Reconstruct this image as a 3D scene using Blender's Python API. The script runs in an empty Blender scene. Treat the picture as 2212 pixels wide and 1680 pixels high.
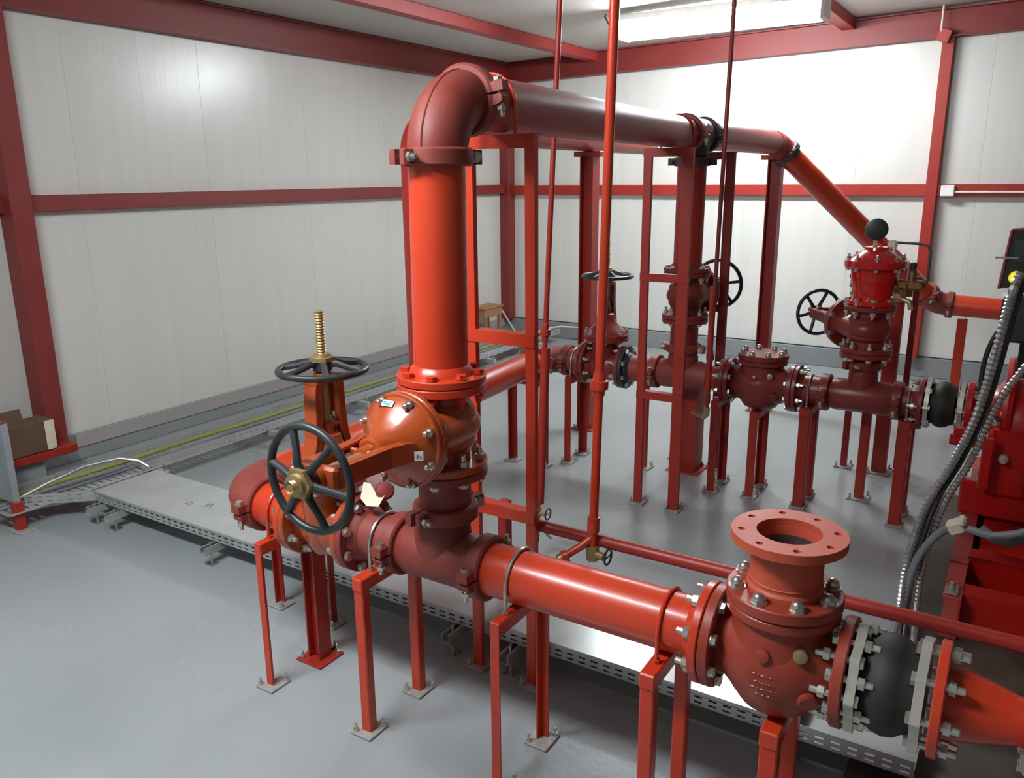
import bpy, math, random
from mathutils import Vector, Matrix
from mathutils.geometry import tessellate_polygon
random.seed(7)
PI = math.pi
V = Vector
SC = bpy.context.scene
COL = SC.collection

# ------------------------------------------------------------------ camera
cam_d = bpy.data.cameras.new('camera')
cam = bpy.data.objects.new('camera', cam_d)
COL.objects.link(cam)
yaw, pit, rol = math.radians(-32.337), math.radians(14.609), math.radians(.497)
fw = V((math.cos(pit) * math.sin(yaw), math.cos(pit) * math.cos(yaw), -math.sin(pit)))
rt = V((math.cos(yaw), -math.sin(yaw), 0))
dn = fw.cross(rt)
r2 = rt * math.cos(rol) + dn * math.sin(rol)
d2 = dn * math.cos(rol) - rt * math.sin(rol)
cm = Matrix((r2, -d2, -fw)).transposed().to_4x4()
cm.translation = V((0, 0, 1.9))
cam.matrix_world = cm
cam_d.sensor_width = 36
cam_d.lens = 1759.7 * 36 / 2212
cam_d.clip_start = .05
SC.camera = cam

# ------------------------------------------------------------------ world, exposure
w = bpy.data.worlds.new('world')
SC.world = w
w.use_nodes = True
w.node_tree.nodes['Background'].inputs[0].default_value = (.5, .5, .5, 1)
w.node_tree.nodes['Background'].inputs[1].default_value = .05
SC.view_settings.view_transform = 'Standard'
SC.view_settings.look = 'None'
SC.view_settings.gamma = 1
SC.view_settings.use_curve_mapping = False
SC.view_settings.exposure = 0.0
LAMP = 84.0          # emission of the lamp diffusers


# ------------------------------------------------------------------ materials
def lin(c):
    return tuple(((x / 255) / 12.92 if x / 255 <= .04045 else ((x / 255 + .055) / 1.055) ** 2.4) for x in c) + (1,)


def mat(name, c, rough=.5, metal=0., c2=None, scale=6., rvar=.08, bump=0., bscale=80., coat=0., stretch=(1, 1, 1), detail=3., lo=.35, hi=.7, spec=.5):
    m = bpy.data.materials.new(name)
    m.use_nodes = True
    nt = m.node_tree
    b = nt.nodes['Principled BSDF']
    tc = nt.nodes.new('ShaderNodeTexCoord')
    mp = nt.nodes.new('ShaderNodeMapping')
    mp.inputs['Scale'].default_value = stretch
    nt.links.new(tc.outputs['Object'], mp.inputs[0])
    n = nt.nodes.new('ShaderNodeTexNoise')
    n.inputs['Scale'].default_value = scale
    n.inputs['Detail'].default_value = detail
    nt.links.new(mp.outputs[0], n.inputs['Vector'])
    rp = nt.nodes.new('ShaderNodeValToRGB')
    rp.color_ramp.elements[0].position = lo
    rp.color_ramp.elements[1].position = hi
    rp.color_ramp.elements[0].color = lin(c)
    rp.color_ramp.elements[1].color = lin(c2 or tuple(min(255, x * 1.08) for x in c))
    nt.links.new(n.outputs['Fac'], rp.inputs[0])
    nt.links.new(rp.outputs[0], b.inputs['Base Color'])
    mr = nt.nodes.new('ShaderNodeMapRange')
    mr.inputs['To Min'].default_value = max(.02, rough - rvar)
    mr.inputs['To Max'].default_value = min(1, rough + rvar)
    nt.links.new(n.outputs['Fac'], mr.inputs['Value'])
    nt.links.new(mr.outputs[0], b.inputs['Roughness'])
    b.inputs['Metallic'].default_value = metal
    b.inputs['Coat Weight'].default_value = coat
    b.inputs['Coat Roughness'].default_value = .15
    b.inputs['Specular IOR Level'].default_value = spec
    if bump:
        n2 = nt.nodes.new('ShaderNodeTexNoise')
        n2.inputs['Scale'].default_value = bscale
        n2.inputs['Detail'].default_value = 2
        nt.links.new(mp.outputs[0], n2.inputs['Vector'])
        bp = nt.nodes.new('ShaderNodeBump')
        bp.inputs['Strength'].default_value = bump
        bp.inputs['Distance'].default_value = .01
        nt.links.new(n2.outputs['Fac'], bp.inputs['Height'])
        nt.links.new(bp.outputs[0], b.inputs['Normal'])
    return m


M_ORANGE = mat('orange_red_gloss_paint', (198, 58, 30), .30, c2=(203, 64, 35), coat=.2, scale=3)
M_HEADER = mat('dusty_red_pipe_paint', (166, 50, 42), .42, c2=(168, 84, 74), scale=2.5, lo=.4, hi=.75)
M_RED = mat('red_steel_paint', (156, 40, 29), .42, c2=(163, 46, 34), scale=5)
M_FRAME = mat('dark_red_frame_paint', (126, 42, 38), .5, c2=(133, 47, 42), scale=3)
M_BRICK = mat('brick_red_primer', (130, 50, 43), .55, c2=(142, 66, 56), scale=7, bump=.05, bscale=120)
M_BRICK2 = mat('brick_red_shiny_cast', (122, 40, 35), .34, c2=(132, 50, 42), scale=6, bump=.04, bscale=90)
M_VALVE = mat('rust_orange_gloss_enamel', (168, 70, 28), .28, c2=(174, 76, 33), coat=.5, scale=4, bump=.05, bscale=40)
M_CHECK = mat('check_valve_red', (148, 54, 38), .4, c2=(158, 65, 48), scale=8, bump=.06, bscale=90)
M_SPOOL = mat('orange_primer', (184, 74, 50), .5, c2=(196, 90, 64), scale=7)
M_RELIEF = mat('relief_valve_gloss_red', (196, 24, 20), .18, coat=.6, scale=5)
M_BLACK = mat('black_wheel_paint', (38, 40, 43), .38, c2=(52, 54, 57), scale=12)
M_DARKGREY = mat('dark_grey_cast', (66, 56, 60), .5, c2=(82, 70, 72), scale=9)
M_RUBBER = mat('black_rubber', (34, 33, 31), .62, c2=(46, 44, 41), scale=10)
M_ZINC = mat('zinc_plated_steel', (196, 194, 186), .28, metal=.9, c2=(214, 212, 204), scale=30)
M_GALV = mat('galvanised_sheet', (178, 181, 181), .24, metal=.35, c2=(188, 190, 189), scale=5, rvar=.04)
M_CASTAL = mat('cast_zinc_flange', (204, 201, 190), .34, metal=.55, c2=(206, 202, 190), scale=14)
M_BRASS = mat('brass', (166, 144, 98), .42, metal=.65, c2=(184, 164, 120), scale=25)
M_FLOOR = mat('grey_epoxy_floor', (153, 159, 161), .26, c2=(162, 167, 168), scale=.9, bump=.07, bscale=38, rvar=.05, detail=4)
M_PLINTH = mat('grey_plinth_paint', (134, 138, 139), .5, c2=(142, 146, 146), scale=3)
M_SILL = mat('mauve_grey_flashing', (166, 158, 157), .5, c2=(160, 156, 154), scale=3)
M_WALL = mat('white_sandwich_panel', (214, 214, 208), .26, c2=(219, 219, 213), scale=2, bump=.06, bscale=6, stretch=(6, 6, .25), rvar=.03)
M_CEIL = mat('ceiling_panel', (202, 200, 194), .45, c2=(208, 206, 200), scale=2)
M_WHITE = mat('white_plastic', (232, 232, 228), .4)
M_PAD = mat('dark_wet_concrete', (62, 58, 50), .45, c2=(88, 82, 72), scale=5, rvar=.15, detail=6)
M_PLATE = mat('bare_base_plate', (166, 168, 167), .45, c2=(158, 140, 130), scale=30)
M_CARD = mat('brown_cardboard', (92, 68, 50), .8, c2=(102, 78, 60), scale=8)  # brown set darker to carry the shadow the carton lies in
M_YG = mat('yellow_green_cable', (150, 146, 66), .55, c2=(128, 140, 62), scale=12)
M_CABLE = mat('dark_cable_sheath', (34, 34, 36), .45, c2=(46, 46, 48), scale=12)
M_GREYHOSE = mat('grey_hose', (110, 112, 116), .5, c2=(128, 130, 134), scale=9)
M_CONDUIT = mat('silver_flexible_conduit', (186, 186, 184), .3, metal=.85, scale=30)
M_PUMP = mat('pump_red', (176, 18, 14), .35, coat=.2, c2=(186, 26, 20), scale=5)
M_COPPER = mat('bronze_pilot', (120, 84, 52), .42, metal=.7, c2=(146, 110, 70), scale=30)
M_PAPER = mat('paper', (236, 236, 234), .6)
M_BLUE = mat('blue_print', (40, 150, 170), .6)
M_INK = mat('dark_ink', (50, 50, 56), .6)
M_SKIDTOP = mat('faded_red_skid', (176, 54, 46), .5, c2=(160, 62, 54), scale=8)
M_RAG = mat('mauve_rag', (150, 112, 116), .9, c2=(170, 136, 136), scale=25)
M_TAN = mat('tan_masking_tape', (214, 202, 180), .7)
M_SMUDGE = mat('grey_smudge', (132, 134, 134), .5)
M_BLACKBOX = mat('black_cabinet_paint', (24, 22, 22), .35)
M_WOOD = mat('raw_wood', (158, 112, 78), .7, c2=(176, 130, 92), scale=8, stretch=(1, 8, 8))
M_GREYCAB = mat('grey_cabinet_paint', (138, 142, 146), .45)
M_PURLIN = mat('purlin_red_paint', (172, 62, 58), .5, c2=(178, 68, 64), scale=3)


def emis(name, c, s):
    m = bpy.data.materials.new(name)
    m.use_nodes = True
    b = m.node_tree.nodes['Principled BSDF']
    b.inputs['Base Color'].default_value = lin(c)
    b.inputs['Emission Color'].default_value = lin(c)
    b.inputs['Emission Strength'].default_value = s
    return m


M_LAMP = emis('lit_lamp_diffuser', (244, 251, 255), LAMP)
M_YLAMP = emis('lit_yellow_indicator', (226, 222, 40), .7)


# ------------------------------------------------------------------ mesh building
def frame(loc=(0, 0, 0), x=(1, 0, 0), z=(0, 0, 1)):
    """matrix whose local x and z point along x and z"""
    x = V(x).normalized()
    z = V(z)
    z = (z - x * z.dot(x)).normalized()
    y = z.cross(x)
    m = Matrix((x, y, z)).transposed().to_4x4()
    m.translation = V(loc)
    return m


AX = {'x': Matrix.Identity(4), 'y': frame(x=(0, 1, 0)), 'z': frame(x=(0, 0, 1), z=(1, 0, 0))}


class G:
    """geometry collector"""

    def __init__(s):
        s.v, s.f = [], []

    def add(s, vs, fs, m=None):
        o = len(s.v)
        s.v += [tuple(m @ V(p)) if m is not None else tuple(p) for p in vs]
        s.f += [[i + o for i in f] for f in fs]
        return s

    def lathe(s, prof, m=None, seg=32, sy=1., closed=False, a0=0., a1=None):
        """prof: (axial x, radius) ; revolves about local x"""
        vs, fs = [], []
        n = len(prof)
        full = a1 is None
        k = seg if full else seg + 1
        for i in range(k):
            a = a0 + ((2 * PI) if full else (a1 - a0)) * i / seg
            for x, r in prof:
                vs.append((x, math.sin(a) * r * sy, math.cos(a) * r))
        for i in range(seg):
            j = (i + 1) % k
            for q in range(n if closed else n - 1):
                p = (q + 1) % n
                fs.append((i * n + q, i * n + p, j * n + p, j * n + q))
        if not closed and full:
            for q, rev in ((0, False), (n - 1, True)):
                if prof[q][1] > 1e-5:
                    c = [i * n + q for i in range(k)]
                    fs.append(c if rev else c[::-1])
        if closed and not full:
            fs.append([q for q in range(n)])
            fs.append([(k - 1) * n + q for q in range(n)][::-1])
        return s.add(vs, fs, m)

    def box(s, c, d, m=None, bev=0.):
        hx, hy, hz = d[0] / 2, d[1] / 2, d[2] / 2
        b = min(bev, hx * .9, hy * .9, hz * .9)
        if b <= 0:
            vs = [(c[0] + a * hx, c[1] + e * hy, c[2] + g * hz) for a in (-1, 1) for e in (-1, 1) for g in (-1, 1)]
            fs = [(0, 1, 3, 2), (4, 6, 7, 5), (0, 4, 5, 1), (2, 3, 7, 6), (0, 2, 6, 4), (1, 5, 7, 3)]
            return s.add(vs, fs, m)
        vs, ix = [], {}
        for a in (-1, 1):
            for e in (-1, 1):
                for g in (-1, 1):
                    for k in range(3):
                        h = [hx - b, hy - b, hz - b]
                        h[k] += b
                        ix[a, e, g, k] = len(vs)
                        vs.append((c[0] + a * h[0], c[1] + e * h[1], c[2] + g * h[2]))
        fs = []
        for k in range(3):
            u, w_ = (k + 1) % 3, (k + 2) % 3
            for sg in (-1, 1):
                q = []
                for su, sw in ((-1, -1), (1, -1), (1, 1), (-1, 1)):
                    t = [0, 0, 0]
                    t[k], t[u], t[w_] = sg, su, sw
                    q.append(ix[tuple(t) + (k,)])
                fs.append(q if sg > 0 else q[::-1])
        for k in range(3):
            u, w_ = (k + 1) % 3, (k + 2) % 3
            for su in (-1, 1):
                for sw in (-1, 1):
                    def t(sk):
                        x = [0, 0, 0]
                        x[k], x[u], x[w_] = sk, su, sw
                        return tuple(x)
                    q = [ix[t(-1) + (u,)], ix[t(1) + (u,)], ix[t(1) + (w_,)], ix[t(-1) + (w_,)]]
                    fs.append(q if su * sw < 0 else q[::-1])
        for a in (-1, 1):
            for e in (-1, 1):
                for g in (-1, 1):
                    q = [ix[a, e, g, 0], ix[a, e, g, 1], ix[a, e, g, 2]]
                    fs.append(q if a * e * g > 0 else q[::-1])
        return s.add(vs, fs, m)

    def prism(s, poly, x0, x1, m=None):
        """poly in local (y,z), extruded along local x"""
        n = len(poly)
        vs = [(x0, y, z) for y, z in poly] + [(x1, y, z) for y, z in poly]
        fs = [(i, (i + 1) % n, n + (i + 1) % n, n + i) for i in range(n)]
        tri = tessellate_polygon([[V((y, z, 0)) for y, z in poly]])
        for t in tri:
            fs.append(t)
            fs.append([n + i for i in reversed(t)])
        return s.add(vs, fs, m)

    def plate(s, loops, x0, x1, m=None):
        """flat plate with holes: loops of (y,z), first the outline; extruded along local x"""
        pts = [p for l in loops for p in l]
        n = len(pts)
        vs = [(x0, y, z) for y, z in pts] + [(x1, y, z) for y, z in pts]
        fs = []
        for t in tessellate_polygon([[V((y, z, 0)) for y, z in l] for l in loops]):
            fs.append(t)
            fs.append([n + i for i in reversed(t)])
        o = 0
        for l in loops:
            k = len(l)
            for i in range(k):
                fs.append((o + i, o + (i + 1) % k, n + o + (i + 1) % k, n + o + i))
            o += k
        return s.add(vs, fs, m)

    def tube(s, path, r, seg=10, m=None, caps=True, rfun=None, close=False):
        path = [V(p) for p in path]
        n = len(path)
        tg = []
        for i in range(n):
            if close:
                t = path[(i + 1) % n] - path[i - 1]
            else:
                t = path[min(i + 1, n - 1)] - path[max(i - 1, 0)]
            tg.append(t.normalized())
        u = tg[0].orthogonal().normalized()
        vs, fs = [], []
        for i in range(n):
            u = (u - tg[i] * u.dot(tg[i])).normalized()
            w_ = tg[i].cross(u)
            rr = rfun(i) if rfun else r
            for k in range(seg):
                a = 2 * PI * k / seg
                vs.append(path[i] + u * math.cos(a) * rr + w_ * math.sin(a) * rr)
        for i in range(n if close else n - 1):
            j = (i + 1) % n
            for k in range(seg):
                l = (k + 1) % seg
                fs.append((i * seg + k, i * seg + l, j * seg + l, j * seg + k))
        if caps and not close:
            fs.append(list(range(seg))[::-1])
            fs.append([(n - 1) * seg + k for k in range(seg)])
        return s.add(vs, fs, m)

    def hexa(s, x0, x1, r, m=None):
        return s.prism([(r * math.cos(PI / 3 * i), r * math.sin(PI / 3 * i)) for i in range(6)], x0, x1, m)

    def mesh(s, name, ang=32):
        me = bpy.data.meshes.new(name)
        me.from_pydata(s.v, [], [list(f) for f in s.f])
        me.validate()
        import bmesh
        bm = bmesh.new()
        bm.from_mesh(me)
        bmesh.ops.recalc_face_normals(bm, faces=bm.faces)
        bm.to_mesh(me)
        bm.free()
        me.polygons.foreach_set('use_smooth', [True] * len(me.polygons))
        me.set_sharp_from_angle(angle=math.radians(ang))
        return me


def part(name, g, m, parent, mx=None, label=None, ang=32):
    me = g if isinstance(g, bpy.types.Mesh) else g.mesh(name, ang)
    o = bpy.data.objects.new(name, me)
    COL.objects.link(o)
    if not me.materials:
        me.materials.append(m)
    o.parent = parent
    if mx is not None:
        o.matrix_local = mx
    if label:
        o['label'] = label
    return o


GROUPS = {'grooved_coupling': 'grooved clamp couplings', 'gate_valve': 'gate valves', 'pipe_stand': 'two-legged pipe stands', 'steel_prop': 'single steel props',
          'pipe_elbow': 'pipe elbows', 'pipe_tee': 'pipe tees', 'flanged_pipe': 'flanged pipe spools', 'flange_adapter': 'flange adapters', 'check_valve': 'check valves',
          'rubber_joint': 'rubber expansion joints', 'trestle_frame': 'header trestles', 'header_column': 'T-headed header columns', 'drop_tube': 'drop tubes from the ceiling',
          'header_pipe': 'overhead header pipes', 'ceiling_lamp': 'ceiling strip lamps', 'cable_tray': 'cable trays', 'flexible_conduit': 'ribbed conduits', 'black_cable': 'black pump cables',
          'grey_hose': 'grey pump hoses', 'power_cable': 'cables in the wall tray'}


def thing(name, label, cat, mx=None, group=None):
    group = group or GROUPS.get(name)
    o = bpy.data.objects.new(name, None)
    o.empty_display_size = .05
    COL.objects.link(o)
    if mx is not None:
        o.matrix_world = mx if isinstance(mx, Matrix) else Matrix.Translation(V(mx))
    o['label'] = label
    o['category'] = cat
    if group:
        o['group'] = group
    return o


def single(name, g, m, label, cat, mx=None, group=None, ang=32):
    group = group or GROUPS.get(name)
    o = part(name, g, m, None, mx, label, ang)
    o['category'] = cat
    if group:
        o['group'] = group
    return o


def struct(name, g, m, mx=None):
    o = part(name, g, m, None, mx)
    o['kind'] = 'structure'
    return o


_cache = {}


def bolt_mesh(ln, d=.017, m=M_ZINC, dome=False):
    """hex bolt along x, gripping [-ln/2, ln/2], with nut and thread end"""
    k = ('bolt', round(ln, 4), d, m.name, dome)
    if k not in _cache:
        g = G()
        g.lathe([(-ln / 2 - .002, d * 1.05), (-ln / 2, d * 1.05)], seg=12)
        if dome:
            g.lathe([(-ln / 2 - d * 1.1, .0), (-ln / 2 - d * .95, d * .55), (-ln / 2 - d * .5, d * .9), (-ln / 2 - .002, d * .95)], seg=12)
        else:
            g.hexa(-ln / 2 - d * .75, -ln / 2 - .002, d * .9)
        g.lathe([(-ln / 2, d / 2), (ln / 2 + d * 2.0, d / 2), (ln / 2 + d * 2.15, d * .35)], seg=10)
        g.hexa(ln / 2 + .002, ln / 2 + d * .95, d * .9)
        me = g.mesh('bolt', 30)
        me.materials.append(m)
        _cache[k] = me
    return _cache[k]


def cap_mesh():
    """domed cap nut on a washer, standing on x = 0"""
    if 'cap' not in _cache:
        g = G().lathe([(-.004, .021), (.003, .021)], seg=16).hexa(.003, .014, .0185)
        g.lathe([(.013, .0165), (.020, .0145), (.026, .009), (.028, .002)], seg=14)
        me = g.mesh('cap_nut', 35)
        me.materials.append(M_ZINC)
        _cache['cap'] = me
    return _cache['cap']


def bolt_ring(parent, x, R, n=8, ln=.052, d=.017, m=M_ZINC, a0=None, flip=False, name='bolt', dome=False, skip=()):
    me = bolt_mesh(ln, d, m, dome)
    a0 = PI / n if a0 is None else a0
    for i in range(n):
        if i in skip:
            continue
        a = a0 + 2 * PI * i / n
        mx = Matrix.Translation(V((x, math.sin(a) * R, math.cos(a) * R)))
        if flip:
            mx = mx @ Matrix.Rotation(PI, 4, 'Z')
        part(name, me, m, parent, mx @ Matrix.Rotation(random.random(), 4, 'X'))


def circle(r, n=32, c=(0, 0), a0=0.):
    return [(c[0] + r * math.cos(a0 + 2 * PI * i / n), c[1] + r * math.sin(a0 + 2 * PI * i / n)) for i in range(n)]


def flange_g(x0, x1, R=.14, bore=.07, holes=0, hr=.011, hR=.118, g=None, m=None):
    """flange disc between x0 and x1 (axis x) with soft rim"""
    g = g or G()
    if holes:
        loops = [circle(R, 48), circle(bore, 36)] + [circle(hr, 12, (hR * math.cos(PI / holes + 2 * PI * i / holes), hR * math.sin(PI / holes + 2 * PI * i / holes))) for i in range(holes)]
        g.plate(loops, x0, x1, m)
    else:
        b = .003
        g.lathe([(x0, bore), (x0, R - b), (x0 + b, R), (x1 - b, R), (x1, R - b), (x1, bore)], m, 48, closed=True)
    return g


R6 = .085            # pipe outside radius


def pipe_g(p0, p1, r=R6, seg=40):
    return G().tube([p0, V(p0).lerp(V(p1), .02), V(p0).lerp(V(p1), .98), p1], r, seg)


def pipe(name, p0, p1, m, label, r=R6, cat='pipe', group=None):
    """pipe spool between two points; the empty sits at p0 and looks along the pipe"""
    p0, p1 = V(p0), V(p1)
    d = p1 - p0
    z = (0, 0, 1) if abs(d.normalized().z) < .9 else (1, 0, 0)
    t = thing(name, label, cat, frame(p0, d, z), group)
    L = d.length
    part('tube', G().lathe([(0, r - .006), (0, r - .001), (.001, r), (L - .001, r), (L, r - .001), (L, r - .006)], seg=44), m, t)
    return t, L


def weld_neck_flange(t, x, sgn, m, R=.14, r=R6, name='flange'):
    """flange on a spool: face at x, body toward -sgn"""
    g = flange_g(min(x, x - sgn * .024), max(x, x - sgn * .024), R, r - .012)
    xs = [(x - sgn * .024, r + .018), (x - sgn * .034, r + .014), (x - sgn * .05, r + .003), (x - sgn * .055, r - .002)]
    if sgn > 0:
        xs = xs[::-1]
    g.lathe(xs, seg=40)
    return part(name, g, m, t)


def arc_path(c, d0, d1, c2e, n=14):
    """centre-line of an elbow with its corner at c: comes along d0, leaves along d1"""
    c, d0, d1 = V(c), V(d0).normalized(), V(d1).normalized()
    th = d0.angle(d1)
    rad = c2e / math.tan(th / 2)
    nrm = (d1 - d0 * d1.dot(d0)).normalized()
    o = c - d0 * c2e + nrm * rad
    return [o - nrm * rad * math.cos(th * i / n) + d0 * rad * math.sin(th * i / n) for i in range(n + 1)]


def elbow(name, c, d0, d1, c2e, m, label, r=R6, cat='pipe elbow', seam=True, rib=None):
    c = V(c)
    t = thing(name, label, cat, c)
    p = [q - c for q in arc_path(c, d0, d1, c2e)]
    n = len(p)
    bulge = [r + .006 * math.sin(PI * min(1, max(0, (i / (n - 1)) * 1.0))) ** .5 if 0 < i < n - 1 else r for i in range(n)]
    part('body', G().tube(p, r, 44, rfun=lambda i: bulge[i]), m, t, ang=50)
    d0, d1 = V(d0).normalized(), V(d1).normalized()
    for nm, q, d in (('end_collar', p[0], d0), ('end_collar', p[-1], d1)):
        mx = frame(q, d, (0, 0, 1) if abs(d.z) < .9 else (1, 0, 0))
        part(nm, G().lathe([(-.02, r - .004), (-.02, r + .004), (.02, r + .004), (.02, r - .004)], mx, 40, closed=True), m, t)
    if seam:
        out = []
        u = (d0 - d1).normalized()
        for i, q in enumerate(p[1:-1], 1):
            tg = (p[i + 1] - p[i - 1]).normalized()
            nr = (d1 - d0)
            nr = (nr - tg * nr.dot(tg)).normalized()
            out.append(q - nr * (bulge[i] + .0))
        part('casting_seam', G().tube(out, .0035, 6), m, t)
    return t


def coupling(label, loc, axis, m=M_BRICK, r=R6, turn=0., boltmat=M_ZINC, group=None, ear=1., up=None):
    """grooved clamp coupling: two housings and two bolts; local x along the pipe, ears on local +-y"""
    ax = V(axis).normalized()
    z = V(up) if up else ((0, 0, 1) if abs(ax.z) < .9 else (0, -1, 0))
    mx = frame(loc, ax, z) @ Matrix.Rotation(turn, 4, 'X')
    t = thing('grooved_coupling', label, 'pipe coupling', mx, group)
    k = ('half', r, m.name)
    if k not in _cache:
        g = G()
        w_, o = .026, r + .022
        g.lathe([(-w_, r + .001), (-w_, o - .007), (-w_ + .006, o), (w_ - .006, o), (w_, o - .007), (w_, r + .001)], None, 26, closed=True, a0=-PI / 2 + .03, a1=PI / 2 - .03)
        for s in (-1, 1):
            y = s * (r + .026)
            g.plate([[(y - .030, .004), (y + .018, .004), (y + .024, .012), (y + .020, .026), (y + .008, .032), (y - .030, .034)]], -.021, .021)
        me = g.mesh('housing', 35)
        me.materials.append(m)
        _cache[k] = me
    part('housing', _cache[k], m, t)
    part('housing', _cache[k], m, t, Matrix.Rotation(PI, 4, 'X'))
    for s in (-1, 1):
        part('bolt', bolt_mesh(.068, .016, boltmat), boltmat, t, frame((0, s * (r + .033), 0), (0, 0, s), (1, 0, 0)))
    return t


def tee(name, label, c, run, br, half, blen, m, r=R6, rb=None, cat='pipe tee'):
    rb = rb or r
    t = thing(name, label, cat, frame(c, run, br))
    g = G().lathe([(-half, r - .006), (-half, r), (-half + .035, r), (-half + .05, r + .007), (half - .05, r + .007), (half - .035, r), (half, r), (half, r - .006)], seg=44)
    part('run', g, m, t)
    zb = AX['z']
    g = G().lathe([(0, rb + .008), (r * .95, rb + .010), (r * 1.12, rb + .008), (r * 1.3, rb + .007), (blen - .045, rb + .006), (blen - .03, rb), (blen, rb), (blen, rb - .006)], zb, 44)
    part('branch', g, m, t)
    return t


def handwheel(parent, z, R, m=M_BLACK, nut=True, mx=None):
    """hand wheel in the local xy plane at height z, with spokes and hub as its parts"""
    base = (mx or Matrix.Identity(4)) @ Matrix.Translation(V((0, 0, z)))
    n = 48
    ring = [(R * math.cos(2 * PI * i / n), R * math.sin(2 * PI * i / n), 0) for i in range(n)]
    rr = R * .078
    wheel = part('handwheel', G().tube(ring, rr, 12, close=True), m, parent, base)
    k = ('spoke', R, m.name)
    if k not in _cache:
        pts = [(R * .16, 0, .020), (R * .35, 0, .022), (R * .62, 0, .010), (R * .97, 0, 0)]
        g = G().tube(pts, rr * .8, 10, rfun=lambda i: (rr * 1.25, rr * 1.05, rr * .92, rr * 1.0)[i])
        me = g.mesh('spoke')
        me.materials.append(m)
        _cache[k] = me
    for i in range(6):
        part('spoke', _cache[k], m, wheel, Matrix.Rotation(2 * PI * i / 6 + .35, 4, 'Z'))
    part('hub', G().lathe([(-.006, R * .12), (-.004, R * .22), (.028, R * .24), (.034, R * .2), (.036, R * .1)], AX['z'], 24), m, wheel)
    if nut:
        part('stem_nut', G().hexa(.030, .044, R * .31, AX['z']).lathe([(.043, R * .21), (.054, R * .19), (.056, R * .1)], AX['z'], 20), M_BRASS, wheel, label='brass hexagonal stem nut')
    return wheel


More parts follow.
